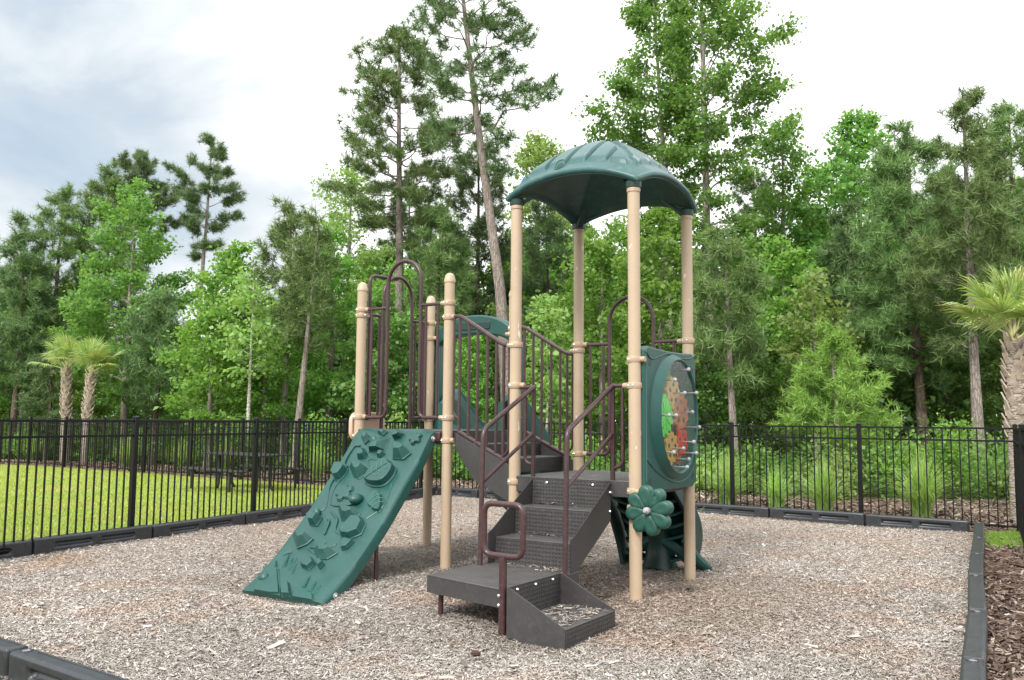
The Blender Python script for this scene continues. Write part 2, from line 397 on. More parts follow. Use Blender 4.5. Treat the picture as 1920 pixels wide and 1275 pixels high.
def chip_mat(name, stops, patch=None):
    m, nt, b, out = new_mat(name)
    L = nt.links.new
    g = N(nt, 'ShaderNodeNewGeometry')
    r = ramp(nt, stops, g.outputs['Random Per Island'])
    colr = r.outputs['Color']
    if patch:
        tc = N(nt, 'ShaderNodeTexCoord'); n2 = N(nt, 'ShaderNodeTexNoise', i_Scale=.9, i_Detail=5.0, i_Roughness=.6); L(tc.outputs['Object'], n2.inputs['Vector'])
        rr = ramp(nt, [(.5, (0, 0, 0)), (.70, (.55,) * 3)], n2.outputs['Fac'])
        mx = N(nt, 'ShaderNodeMixRGB', blend_type='MULTIPLY'); L(rr.outputs['Color'], mx.inputs[0]); L(colr, mx.inputs[1]); mx.inputs[2].default_value = (*patch, 1)
        colr = mx.outputs['Color']
        n3 = N(nt, 'ShaderNodeTexNoise', i_Scale=.35, i_Detail=3.0); L(tc.outputs['Object'], n3.inputs['Vector'])
        hs = N(nt, 'ShaderNodeMapRange'); L(n3.outputs['Fac'], hs.inputs[0]); hs.inputs['From Min'].default_value = .3; hs.inputs['From Max'].default_value = .7
        hs.inputs['To Min'].default_value = .78; hs.inputs['To Max'].default_value = 1.16
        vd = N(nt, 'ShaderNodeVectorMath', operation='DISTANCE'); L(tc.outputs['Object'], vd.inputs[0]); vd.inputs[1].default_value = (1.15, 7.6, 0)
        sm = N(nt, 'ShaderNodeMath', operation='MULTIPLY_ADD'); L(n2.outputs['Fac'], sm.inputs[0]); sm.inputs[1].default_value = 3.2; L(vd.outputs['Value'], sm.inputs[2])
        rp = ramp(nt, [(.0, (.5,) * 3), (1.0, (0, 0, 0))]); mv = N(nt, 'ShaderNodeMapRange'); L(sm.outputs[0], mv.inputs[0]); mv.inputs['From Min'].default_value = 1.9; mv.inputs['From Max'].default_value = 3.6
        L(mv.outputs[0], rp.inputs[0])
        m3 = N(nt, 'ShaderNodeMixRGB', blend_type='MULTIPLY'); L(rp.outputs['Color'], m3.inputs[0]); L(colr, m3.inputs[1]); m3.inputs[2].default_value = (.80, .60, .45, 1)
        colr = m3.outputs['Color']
        m2 = N(nt, 'ShaderNodeMixRGB', blend_type='MULTIPLY'); m2.inputs[0].default_value = 1; L(colr, m2.inputs[1]); L(hs.outputs[0], m2.inputs[2])
        colr = m2.outputs['Color']
    L(colr, b.inputs['Base Color']); b.inputs['Roughness'].default_value = .85; b.inputs['Specular IOR Level'].default_value = .25
    return m
M['chips'] = chip_mat('wood_chips', [(0, (.12, .103, .089)), (.2, (.25, .222, .195)), (.6, (.365, .332, .298)), (.88, (.455, .422, .385)), (1, (.58, .545, .505))], (1.02, .68, .46))
M['dark_chips'] = chip_mat('dark_bark_chips', [(0, (.035, .024, .018)), (.4, (.105, .072, .054)), (.8, (.19, .14, .11)), (1, (.40, .34, .29))])
CLOUD_OFF = (0.0, 0.0, 0.0); EXPOSURE = 1.03
# ------------------------------------------------------------------ ground
def in_poly(P, poly):
    x, y = P[:, 0], P[:, 1]
    r = np.zeros(len(P), bool)
    j = len(poly) - 1
    for i in range(len(poly)):
        xi, yi = poly[i]; xj, yj = poly[j]
        r ^= ((yi > y) != (yj > y)) & (x < (xj - xi) * (y - yi) / (yj - yi + 1e-12) + xi)
        j = i
    return r

def sheet(name, poly, z, mat):
    me = bpy.data.meshes.new(name)
    me.from_pydata([(x, y, z) for x, y in poly], [], [tuple(range(len(poly)))])
    o = link_mesh(name, me, mat)
    if o.data.polygons[0].normal.z < 0: o.data.flip_normals()
    return lab(o, kind='structure')

# border line (inner edge of the play bed), counter clockwise from the front left
B_LEFT = [(-6.6, 6.95), (-5.93, 8.36), (-5.21, 9.76), (-4.46, 11.14), (-3.76, 12.66), (-3.14, 14.02), (-2.58, 15.4), (-2.03, 16.75), (-1.5, 17.97)]
B_BACK = [(-1.5, 17.97), (-.64, 17.38), (.55, 16.56), (1.74, 15.74), (2.93, 14.92), (4.12, 14.10), (5.31, 13.27), (6.45, 12.45)]
B_RIGHT = [(6.45, 12.35), (5.58, 10.72), (4.84, 9.37), (4.13, 8.05), (3.35, 6.55), (2.61, 5.2), (1.97, 4.0), (1.3, 2.75)]
B_FRONT = [(-4.27, 6.15), (-2.87, 5.16), (-1.68, 4.30), (-.5, 3.45), (.6, 2.7)]
bed = B_LEFT + B_BACK[1:] + B_RIGHT + [(.6, 2.7)] + B_FRONT[::-1][1:]
F_LEFT = [(-6.5, 6.75), (-5.6, 8.9), (-4.72, 11.05), (-3.83, 13.2), (-2.94, 15.6), (-1.85, 18.2)]
KN = (-1.75, 18.5)
F_RIGHT = [KN, (-1.34, 18.24), (.34, 17.08), (2.02, 15.92), (3.70, 14.76), (5.38, 13.60), (7.13, 12.44)]
ux, uy = -.823, .568
F_FAR = [(KN[0] + ux * s, KN[1] + uy * s) for s in (0, 1.9, 3.95, 6.0, 8.05, 10.1, 12.15, 14.2, 16.3)]
CORN = F_FAR[-1]
F_END = [CORN, (CORN[0] - 1.55, CORN[1] + .22), (CORN[0] - 3.5, CORN[1] + .5), (CORN[0] - 5.5, CORN[1] + .8)]
F_SIDE = [(7.13, 12.44), (5.82, 10.02), (4.98, 8.0), (4.3, 6.2)]

sheet('forest_floor', [(-400, -60), (400, -60), (400, 500), (-400, 500)], -.14, M['forest'])
lawn_poly = [(-40, 3), (-6.9, 6.9)] + F_LEFT[1:] + [KN] + F_FAR[1:] + F_END[1:] + [(-40, 32)]
sheet('lawn', lawn_poly, -.012, M['lawn'])
straw_poly = F_END[::-1] + F_FAR[::-1] + F_RIGHT[1:] + [(9.2, 12.5), (30, 11), (30, 17.5), (12, 17.3), (6, 18.2), (1.0, 20.4), (-1.0, 22), (-7, 25.6), (-14, 30.3), (-22, 32.5)]
sheet('pine_straw_bed', straw_poly, -.016, M['straw'])
_th = math.radians(-33.27)
POST_AB = [(0, 0), (0, 1.219), (-1.219, 1.219), (-1.219, 0), (-2.227, .285), (-3.446, .285), (-3.446, 1.504), (-2.227, 1.504), (-.235, -1.655)]
def bed_h(x, y):
    h = .012 * np.sin(x * 1.3 + .5) * np.cos(y * 1.1) + .008 * np.sin(x * 2.9 + y * 2.1)
    dx, dy = x - 1.055, y - 7.527
    a = dx * math.cos(_th) + dy * math.sin(_th); b = -dx * math.sin(_th) + dy * math.cos(_th)
    h = h - .13 * np.exp(-((a + 2.85) / .78) ** 4 - ((b + 1.38) / .30) ** 2)     # scuffed out under the foot of the rock wall
    h = h - .035 * np.exp(-((a - .05) / .5) ** 2 - ((b + 1.9) / .5) ** 2) - .03 * np.exp(-((a - .75) / .5) ** 2 - ((b + 1.3) / .5) ** 2)
    for pa, pb in POST_AB:
        h = h + .028 * np.exp(-((a - pa) ** 2 + (b - pb) ** 2) / .16 ** 2)
    return h - .006
st_ = .1
gx = np.arange(-7.0, 7.0, st_); gy = np.arange(2.5, 18.3, st_)
GXX, GYY = np.meshgrid(gx, gy, indexing='ij')
inb = in_poly(np.column_stack([(GXX + st_ / 2).ravel(), (GYY + st_ / 2).ravel()]), bed).reshape(GXX.shape)[:-1, :-1]
ii, jj = np.nonzero(inb); ny = len(gy)
Fq = np.stack([ii * ny + jj, (ii + 1) * ny + jj, (ii + 1) * ny + jj + 1, ii * ny + jj + 1], 1)
Vb = np.column_stack([GXX.ravel(), GYY.ravel(), bed_h(GXX.ravel(), GYY.ravel())])
us = np.unique(Fq); rm = np.zeros(len(Vb), int); rm[us] = np.arange(len(us))
o = link_mesh('mulch_bed', np_mesh('mulch_bed', Vb[us], rm[Fq], np.full(len(Fq), 4), True), M['mulch']); lab(o, kind='structure')
bark_poly = [(6.45, 12.35)] + B_RIGHT[1:] + [(3.5, 2.5), (30, 2.5), (30, 11), (9.2, 12.5), (7.06, 12.44)]
sheet('bark_bed', bark_poly, -.008, M['dark_mulch'])
strip_poly = [(6.55, 12.38), (5.98, 11.1), (6.6, 10.75), (9.3, 11.3), (9.3, 12.75), (7.9, 13.15), (7.2, 12.75), (7.0, 12.45)]
sheet('lawn_strip', strip_poly, -.004, M['lawn'])

# ------------------------------------------------------------------ loose chips
def chips_np(rng, P, lmin, lmax, zbase=None, tilt=.27, zr=.018, ground=None):
    n = len(P)
    L = rng.uniform(lmin, lmax, n) * np.exp(rng.normal(0, .28, n)); W = L * rng.uniform(.18, .42, n)
    yaw = rng.uniform(0, 2 * PI, n); t1 = rng.normal(0, tilt, n); t2 = rng.normal(0, tilt * 1.3, n)
    ax = np.stack([np.cos(yaw) * np.cos(t1), np.sin(yaw) * np.cos(t1), np.sin(t1)], 1)
    bx = np.stack([-np.sin(yaw) * np.cos(t2), np.cos(yaw) * np.cos(t2), np.sin(t2)], 1)
    z = rng.uniform(.004, zr, n) if zbase is None else zbase + rng.uniform(.004, .012, n)
    if ground is not None: z = z + ground(P[:, 0], P[:, 1])
    c = np.column_stack([P, z])
    ta = rng.uniform(.35, 1.0, (n, 1)); tb = rng.uniform(.35, 1.0, (n, 1))
    hl = (L / 2)[:, None]; hw = (W / 2)[:, None]
    q = np.stack([c - ax * hl - bx * hw * ta, c + ax * hl - bx * hw * tb, c + ax * hl * 1.0 + bx * hw * ta, c - ax * hl + bx * hw * tb], 1)
    return q.reshape(-1, 3)

def scatter(rng, poly, n, ymin, ymax, power=1.0, margin=1.15):
    """points in a polygon, denser towards the near side, inside the part of the ground the place shows"""
    u = rng.uniform(0, 1, n)
    Y = ymin * (ymax / ymin) ** u if power == 1 else ymin + (ymax - ymin) * u ** power
    X = rng.uniform(-1, 1, n) * Y * .62 * margin
    P = np.column_stack([X, Y])
    return P[in_poly(P, poly)]

rng = np.random.default_rng(11)
TH = math.radians(-33.27)
AX, AY = 1.055, 7.527
e1 = np.array([math.cos(TH), math.sin(TH)]); e2 = np.array([-math.sin(TH), math.cos(TH)])
def to_world(ab):
    ab = np.asarray(ab, float)
    return np.array([AX, AY]) + ab[:, :1] * e1 + ab[:, 1:2] * e2

P = scatter(rng, bed, 1250000, 4.0, 18.5)
far = np.clip((np.linalg.norm(P, axis=1) - 4) / 14, 0, 1)
V1 = chips_np(rng, P, .011, .028, ground=bed_h)
# chips kicked up on the steps
def on_step(n, a0, a1, b0, b1, z, bias=0):
    ab = np.column_stack([rng.uniform(a0, a1, n), b0 + (b1 - b0) * rng.uniform(0, 1, n) ** (1 + bias)])
    return chips_np(rng, to_world(ab), .02, .045, zbase=np.full(n, z), tilt=.12)
extra = [on_step(330, -.12, .26, -1.6, -.98, .125), on_step(26, -.95, -.3, -.05, -.28, .775, 2.5), on_step(34, -.95, -.3, -.34, -.6, .53, 2.5),
         on_step(90, -.85, -.25, -.63, -.8, .312, 2), on_step(16, -.9, -.2, .02, .6, 1.002)]
Ps = scatter(rng, bed, 5000, 4.0, 18.0)
extra.append(chips_np(rng, Ps, .035, .07, tilt=.2, zr=.03, ground=bed_h))
V1 = np.vstack([V1] + extra)
nq = len(V1) // 4
o = link_mesh('mulch_chips', np_mesh('mulch_chips', V1, np.arange(nq * 4), np.full(nq, 4)), M['chips'])
lab(o, 'grey and tan wood chips covering the play bed', 'wood chips', kind='stuff')
P = scatter(rng, bark_poly, 190000, 3.5, 13, margin=1.7)
V2 = chips_np(rng, P, .03, .075, zr=.03)
P = scatter(rng, straw_poly, 140000, 12.2, 30, margin=1.4)
V2 = np.vstack([V2, chips_np(rng, P, .05, .12, zr=.03)])
nq = len(V2) // 4
o = link_mesh('bark_mulch', np_mesh('bark_mulch', V2, np.arange(nq * 4), np.full(nq, 4)), M['dark_chips'])
lab(o, 'dark reddish bark mulch outside the play bed', 'bark mulch', kind='stuff')

def blades(rng, P, h, w, lean=.35):
    n = len(P); yaw = rng.uniform(0, 2 * PI, n); H = h * rng.uniform(.5, 1.25, n)
    b = np.column_stack([P, np.full(n, -.01)])
    s = np.column_stack([np.cos(yaw), np.sin(yaw), np.zeros(n)]) * (w * rng.uniform(.6, 1.3, n))[:, None]
    d = np.column_stack([rng.normal(0, lean, n), rng.normal(0, lean, n), np.ones(n)]) * H[:, None]
    return np.stack([b - s, b + s, b + d], 1).reshape(-1, 3)
P = scatter(rng, lawn_poly, 420000, 7.0, 30)
Vg = blades(rng, P, .038, .008, .5); nt_ = len(Vg) // 3
o = link_mesh('grass', np_mesh('grass', Vg, np.arange(nt_ * 3), np.full(nt_, 3)), M['lawn_blade'])
lab(o, 'short yellow green lawn grass beyond the left fence', 'grass', kind='stuff')
P = np.column_stack([rng.uniform(5.8, 9.4, 40000), rng.uniform(10.6, 13.3, 40000)]); P = P[in_poly(P, strip_poly)]
Vg = blades(rng, P, .05, .009); nt_ = len(Vg) // 3
o = link_mesh('strip_grass', np_mesh('strip_grass', Vg, np.arange(nt_ * 3), np.full(nt_, 3)), M['lawn_strip'])
lab(o, 'small bright green grass strip by the right fence corner', 'grass', kind='stuff')

# ------------------------------------------------------------------ border timbers
def timber_mesh(L, W=.125, Hh=.165, slots=True):
    """moulded plastic timber: x along, y = outward, top at z=Hh; the inner face (y=0) has two recesses"""
    xs = [0, .16, .46, .54, .84, 1] if slots else [0, 1]
    zs = [-.04, .045, .105, Hh]
    xs = [x * L for x in xs]
    v = []; f = []
    def q(a, b, c, d):
        o = len(v); v.extend([a, b, c, d]); f.append((o, o + 1, o + 2, o + 3))
    for i in range(len(xs) - 1):
        for j in range(3):
            x0, x1, z0, z1 = xs[i], xs[i + 1], zs[j], zs[j + 1]
            if slots and j == 1 and i in (1, 3):
                dp = .045; k = .012
                I = [(x0 + k, dp, z0 + .018), (x1 - k, dp, z0 + .018), (x1 - k, dp, z1 - .004), (x0 + k, dp, z1 - .004)]
                O = [(x0, 0, z0), (x1, 0, z0), (x1, 0, z1), (x0, 0, z1)]
                q(*I)
                for a in range(4):
                    b = (a + 1) % 4; q(O[a], O[b], I[b], I[a])
            else:
                q((x0, 0, z0), (x1, 0, z0), (x1, 0, z1), (x0, 0, z1))
    # top, outer side and ends
    for i in range(len(xs) - 1):
        q((xs[i], 0, Hh), (xs[i + 1], 0, Hh), (xs[i + 1], W, Hh), (xs[i], W, Hh))
        q((xs[i], W, Hh), (xs[i + 1], W, Hh), (xs[i + 1], W, -.04), (xs[i], W, -.04))
    for x in (0, L):
        for j in range(3):
            q((x, 0, zs[j]), (x, W, zs[j]), (x, W, zs[j + 1]), (x, 0, zs[j + 1]))
    m = MB(); m.add(v, f)
    return m
ORD = ['first', 'second', 'third', 'fourth', 'fifth', 'sixth', 'seventh', 'eighth', 'ninth']
def timber_run(pts, labels, W=.125, Hh=.165):
    for i in range(len(pts) - 1):
        p, q = Vector((*pts[i], 0)), Vector((*pts[i + 1], 0))
        d = q - p; L = d.length - .026
        root = empty('border_timber', (p.x, p.y, random.uniform(-.006, .006)), math.atan2(d.y, d.x))
        timber_mesh(L, W, Hh).build('timber_body', M['timber'], root, bevel=.022, seg=3)
        c = MB(); c.cyl((.075, W * .5, Hh + .0005), (.075, W * .5, Hh + .003), .024, .022, 18)
        c.build('stake_head', M['bolt'], root)
        lp = MB(); lp.lathe([(.026, 0), (.030, .006), (.036, .006), (.038, 0)], (.075, W * .5, Hh), n=18); lp.build('stake_collar', M['timber'], root)
        gr = MB(); gr.box((L * .5 + .06, W * .72, Hh + .0015), (L - .2, .007, .003)); gr.build('top_seam', M['timber'], root)
        lab(root, labels[i], 'border timber', 'black plastic timbers edging the play bed')
timber_run(B_LEFT, ["black border timber on the bed's left edge, %s" % s for s in (
    'past the photo edge', 'cut by the photo edge', 'below the post at the left', 'right under the nearest fence post', 'just left of the rock wall foot',
    'behind the upper part of the rock wall', 'glimpsed behind the rock wall', 'far end behind the tan posts')])
timber_run(B_BACK, ['black border timber along the back fence, %s' % s for s in (
    'at the far corner', 'behind the transfer steps', 'behind the middle of the stairs', 'behind the deck posts', 'just right of the gear panel', 'in the middle of the open run', 'ending at the right corner')])
timber_run(B_RIGHT, ["black border timber on the bed's right edge, %s from the far corner" % s for s in ORD[:7]])
timber_run(B_FRONT, ['black border timber across the near left corner, %s' % s for s in ('the one cut off by the left edge', 'with its stake hole showing', 'mostly below the photo', 'under the viewer')][:len(B_FRONT) - 1])

# ------------------------------------------------------------------ fences
FH = 1.47
def fence(name, pts, label, first_post=True, last_post=True, step=.113):
    root = empty(name, (*pts[0], 0))
    ox, oy = pts[0]
    lab(root, label, 'fence', 'black metal picket fences')
    m = MB()
    m.box((0, 0, FH / 2), (.062, .062, FH + .06))
    pm = m.build('post', M['black'], None, bevel=.004)
    cm = MB(); cm.box((0, 0, FH + .036), (.074, .074, .012)); cm.add([(-.033, -.033, FH + .042), (.033, -.033, FH + .042), (.033, .033, FH + .042), (-.033, .033, FH + .042), (0, 0, FH + .062)], [(0, 1, 4), (1, 2, 4), (2, 3, 4), (3, 0, 4)])
    pc = cm.build('post_cap', M['black'], pm, bevel=.003)
    used = False
    for i, (x, y) in enumerate(pts):
        if (i == 0 and not first_post) or (i == len(pts) - 1 and not last_post): continue
        a = pts[max(0, i - 1)]; b = pts[min(len(pts) - 1, i + 1)]
        rz = math.atan2(b[1] - a[1], b[0] - a[0])
        if not used: o = pm; used = True; o.parent = root
        else: o = copy_tree(pm, root)
        o.location = (x - ox, y - oy, 0); o.rotation_euler = (0, 0, rz)
    for i in range(len(pts) - 1):
        p, q = Vector((pts[i][0] - ox, pts[i][1] - oy, 0)), Vector((pts[i + 1][0] - ox, pts[i + 1][1] - oy, 0))
        d = q - p; L = d.length; rz = math.atan2(d.y, d.x)
        m = MB()
        for z, h in ((FH - .012, .028), (FH - .19, .026), (.085, .026)):
            m.bar((.031, 0, z), (L - .031, 0, z), .026, h)
        n = max(1, round((L - .06) / step))
        for k in range(1, n):
            x = .03 + (L - .06) * k / n
            m.box((x, 0, (FH + .05) / 2 - .005), (.0165, .0165, FH - .05 - .02))
        o = m.build('picket_panel', M['black'], root, fix=False)
        o.location = p; o.rotation_euler = (0, 0, rz)
    return root
fence('metal_fence', F_LEFT + [KN], 'black metal picket fence between the play bed and the left lawn', last_post=False)
fence('metal_fence', F_RIGHT, 'black metal picket fence along the back of the play bed with grass clumps behind it')
fence('metal_fence', F_FAR, 'distant black picket fence on the far side of the lawn behind the picnic table', first_post=False)
fence('metal_fence', F_END, 'short far black picket fence closing the lawn at the photo edge', first_post=False)
fence('metal_fence', F_SIDE, 'black metal fence seen end-on at the right edge over the dark bark', first_post=False)

# ------------------------------------------------------------------ picnic table
t = empty('picnic_table', (-5.72, 18.95, 0), math.radians(-40))
lab(t, 'black metal picnic table with attached benches on the lawn', 'picnic table')
m = MB(); m.box((0, 0, .745), (2.25, .76, .04)); m.build('tabletop', M['table'], t, bevel=.012)
for s in (-1, 1):
    m = MB(); m.box((0, s * .74, .44), (2.25, .27, .04)); m.build('bench_seat', M['table'], t, bevel=.012)
    for x in (-.72, .72):
        m = MB()
        m.tube(bend([(x, s * .16, .72), (x, s * .16, .10), (x + .05, s * .22, .0)], .06), .034, 8)
        m.build('leg', M['table'], t)
        m = MB(); m.tube(bend([(x, s * .16, .34), (x, s * .74, .34), (x, s * .74, .42)], .05), .026, 8); m.build('bench_arm', M['table'], t)
        m = MB(); m.tube([(x, s * .80, .42), (x, s * .80, .02)], .03, 8); m.build('bench_leg', M['table'], t)
    m = MB(); m.tube([(s * .72, 0, .40), (s * .18, 0, .72)], .018, 8); m.build('brace', M['table'], t)
# ------------------------------------------------------------------ play structure (local axes: x along the front, y to the back)
PS = empty('play_structure', (AX, AY, 0), TH)
lab(PS, 'green, tan and brown playground structure with roofed tower, rock wall and steps', 'play structure')
S = 1.219
ZL, ZU = 1.0, 1.40
UX, UY = -2.227, .285
PA, PB, PC, PD = (0, 0), (0, S), (-S, S), (-S, 0)
P2, P1, P3, P4 = (UX, UY), (UX - S, UY), (UX - S, UY + S), (UX, UY + S)
PR = .054
def post(xy, top, capped, lean=(0, 0), clamps=()):
    x, y = xy
    m = MB()
    m.cyl((x - lean[0], y - lean[1], -.12), (x, y, top - (.075 if capped else 0)), PR, PR, 28)
    o = m.build('post', M['tan'], PS)
    if capped:
        c = MB(); c.lathe([(PR + .001, -.085), (PR + .006, -.08), (PR + .006, -.05), (PR + .003, -.045), (PR, -.03), (PR * .9, -.012), (PR * .7, .006), (PR * .38, .018), (.002, .022)], (x, y, top - .022), n=28)
        c.build('post_cap', M['tan'], o)
    else:
        c = MB(); c.lathe([(PR + .006, -.05), (PR + .006, -.012), (PR + .002, 0)], (x, y, top), n=28); c.build('post_cap', M['tan_clamp'], o)
    for z, (dx, dy) in clamps:
        c = MB()
        c.lathe([(PR, -.027), (PR + .009, -.026), (PR + .013, -.015), (PR + .013, .015), (PR + .009, .026), (PR, .027)], (x, y, z), n=28)
        d = Vector((dx, dy, 0)).normalized()
        c.tube([(x + d.x * PR * .9, y + d.y * PR * .9, z), (x + d.x * (PR + .05), y + d.y * (PR + .05), z)], [.026, .024], 14)
        w = Vector((-d.y, d.x, 0))
        co = c.build('clamp', M['tan_clamp'], o, ang=45)
        b = MB()
        for s in (-1, 1):
            bp = Vector((x, y, z)) + (w * s - d * .25).normalized() * (PR + .012)
            b.ball(bp, .009, 8)
        fr = Vector((x, y, z)) + Vector((-.45, -.9, 0)).normalized() * (PR + .012); b.ball(fr, .008, 8)
        b.build('clamp_bolt', M['bolt'], co)
    return o
post(PA, 3.56, False, (-.012, .01), [(2.04, (1, 0)), (1.815, (-1, 0)), (.92, (1, -.25)), (.775, (1, -.25))])
post(PB, 3.56, False, (.0, 0), [(2.30, (-1, 0)), (2.06, (.6, -1))])
post(PC, 3.57, False, (0, 0), [(2.31, (1, 0)), (2.25, (-1, .2)), (1.17, (1, 0))])
post(PD, 3.56, False, (0, 0), [(2.215, (-1, .28)), (1.835, (1, 0)), (.945, (1, 0))])
post(P2, 3.03, True, (0, 0), [(2.715, (-1, 0)), (2.565, (1, -.28)), (1.53, (-1, 0)), (1.30, (1, -.2))])
post(P1, 3.03, True, (.0, 0), [(2.715, (1, 0)), (2.655, (0, 1)), (1.535, (1, 0)), (1.33, (1, -.3))])
post(P3, 3.03, True, (0, 0), [(2.69, (0, -1)), (2.5, (1, 0)), (1.52, (0, -1))])
post(P4, 3.03, True, (0, 0), [(2.5, (-1, 0)), (2.565, (1, -.2))])

# decks
def deck(x0, x1, y0, y1, z):
    m = MB(); m.box(((x0 + x1) / 2, (y0 + y1) / 2, z - .006), (x1 - x0, y1 - y0, .012))
    o = m.build('deck', M['deck'], PS, bevel=.004)
    e = MB()
    e.box(((x0 + x1) / 2, y0 + .006, z - .075), (x1 - x0 - .01, .012, .125)); e.box(((x0 + x1) / 2, y1 - .006, z - .075), (x1 - x0 - .01, .012, .125))
    e.box((x0 + .006, (y0 + y1) / 2, z - .075), (.012, y1 - y0 - .03, .12)); e.box((x1 - .006, (y0 + y1) / 2, z - .075), (.012, y1 - y0 - .03, .12))
    e.box(((x0 + x1) / 2, (y0 + y1) / 2, z - .07), (.05, y1 - y0 - .04, .10))
    e.build('deck_skirt', M['plate'], o, bevel=.003)
deck(-S + .0, 0, -.035, S + .035, ZL)
deck(UX - S, UX + .02, UY - .045, UY + S + .04, ZU)

# roof: square vault on four posts, panels pressed into each face
def roof():
    n = 193; h = .705; v = []; f = []
    def z_of(u, w):
        m = max(abs(u), abs(w)); s = 0 if m < 1e-6 else min(abs(u), abs(w)) / m
        sw = (u if abs(w) > abs(u) else w)
        z = 3.63 + .56 * (1 - m ** 1.75) + .155 * m ** 2 * (1 - s * s)
        # pressed panels between ribs
        t = (sw + 1) * 3.3
        fr = t - math.floor(t)
        d = min(fr, 1 - fr)
        rib = 1 / (1 + math.exp(-(d - .11) * 130)) if m < .90 else 0
        edge = 1 / (1 + math.exp(-(.87 - m) * 160)); diag = 1 / (1 + math.exp(-((m - min(abs(u), abs(w))) - .07) * 130))
        return z + .042 * rib * edge * diag
    idx = {}
    g = np.linspace(-1, 1, n)
    for i, u in enumerate(g):
        for j, w in enumerate(g):
            # rounded-off corners of the plan
            m = max(abs(u), abs(w)); s = min(abs(u), abs(w))
            k = 1 - .05 * max(0, (m + s) - 1.55) / .45
            v.append((-S / 2 + u * h * k, S / 2 + w * h * k, z_of(u, w)))
    for i in range(n - 1):
        for j in range(n - 1):
            f.append((i * n + j, (i + 1) * n + j, (i + 1) * n + j + 1, i * n + j + 1))
    # underside and lip
    nb = len(v)
    for i, u in enumerate(g):
        for j, w in enumerate(g):
            m = max(abs(u), abs(w)); s = 0 if m < 1e-6 else min(abs(u), abs(w)) / m
            z = 3.63 + .56 * (1 - m ** 1.75) + .155 * m ** 2 * (1 - s * s) - .035 - (.022 if m > .95 else 0)
            x, y, _ = v[i * n + j]
            v.append((x, y, z))
    for i in range(n - 1):
        for j in range(n - 1):
            f.append((nb + i * n + j + 1, nb + (i + 1) * n + j + 1, nb + (i + 1) * n + j, nb + i * n + j))
    ring = [i * n for i in range(n)] + [(n - 1) * n + j for j in range(1, n)] + [i * n + n - 1 for i in range(n - 2, -1, -1)] + [j for j in range(n - 2, 0, -1)]
    for a, b in zip(ring, ring[1:] + ring[:1]):
        f.append((a, nb + a, nb + b, b))
    m = MB(); m.add(v, f)
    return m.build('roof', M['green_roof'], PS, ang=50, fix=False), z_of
RF, roof_z = roof()
lip = MB(); pts = []
n = 40
for side in range(4):
    for k in range(n):
        t = -1 + 2 * k / n
        u, w = [(t, -1), (1, t), (-t, 1), (-1, -t)][side]
        s = min(abs(u), abs(w)); kk = 1 - .05 * max(0, 1 + s - 1.55) / .45
        pts.append((-S / 2 + u * .705 * kk, S / 2 + w * .705 * kk, 3.63 + .155 * (1 - s * s) - .022))
pts.append(pts[0])
lip.tube(pts, .03, 10); lip.build('roof_edge', M['green_roof'], RF, ang=60)
for (x, y), (sx, sy) in ((PA, (1, -1)), (PB, (1, 1)), (PC, (-1, 1)), (PD, (-1, -1))):
    m = MB(); m.lathe([(.062, 3.545), (.068, 3.55), (.072, 3.60), (.06, 3.615)], (x, y, 0), n=24)
    d = Vector((-sx, -sy, 0)).normalized()
    m.prism([(x + d.x * .05 - d.y * .02, y + d.y * .05 + d.x * .02, 3.55), (x + d.x * .26 - d.y * .012, y + d.y * .26 + d.x * .012, 3.70), (x + d.x * .05 - d.y * .012, y + d.y * .05 + d.x * .012, 3.60)], (d.y * .05, -d.x * .05, 0))
    m.build('roof_socket', M['dark_green'], RF)
# small raised oval maker's mark on the front face
m = MB()
c = Vector((-S / 2 - .13, -.02, 0)); pts = []
for k in range(25):
    a = 2 * PI * k / 24
    x, y = c.x + .05 * math.cos(a), c.y + .035 * math.sin(a)
    pts.append((x, y, roof_z((x + S / 2) / .705, (y - S / 2) / .705) + .004))
m.tube(pts, .004, 6); 
for dx in (-.022, -.006, .010, .024):
    x, y = c.x + dx, c.y
    z = lambda yy: roof_z((x + S / 2) / .705, (yy - S / 2) / .705) + .004
    m.tube([(x, y - .016, z(y - .016)), (x + .004, y + .016, z(y + .016))], .003, 5)
m.build('roof_emblem', M['green'], RF)

# ---- stairs from the lower deck to the transfer platform
XL, XR = -1.0, -.215
ST = empty('stairs', parent=PS)
def sheet_bar(m, poly, t, axis):
    m.prism(poly, (t, 0, 0) if axis == 'x' else (0, t, 0))
for x in (XL - .006, XR):
    m = MB(); sheet_bar(m, [(x, -.038, .985), (x, -.038, .66), (x, -.70, .275), (x, -.735, .30), (x, -.735, .565), (x, -.66, .60)], .007, 'x')
    m.build('stringer', M['plate'], ST, bevel=.002)
trd = [(.76, -.05, -.33), (.525, -.33, -.635)]
for z, y1, y0 in trd:
    m = MB(); m.box(((XL + XR) / 2 + .003, (y0 + y1) / 2, z - .004), (XR - XL - .008, y1 - y0, .008)); m.build('tread', M['deck'], ST, bevel=.003)
for z1, z0, y in ((.985, .765, -.045), (.752, .53, -.325), (.517, .31, -.632)):
    m = MB(); m.box(((XL + XR) / 2 + .003, y, (z0 + z1) / 2), (XR - XL - .010, .007, z1 - z0)); m.build('riser', M['riser'], ST)
m = MB()
for x in (XL + .16, XR - .16):
    m.ball((x, -.051, .955), .013, 8)
for x in (XL - .01, XR + .011):
    m.ball((x, -.06, .90), .013, 8); m.ball((x, -.06, .74), .013, 8)
m.build('stair_bolt', M['bolt'], ST)
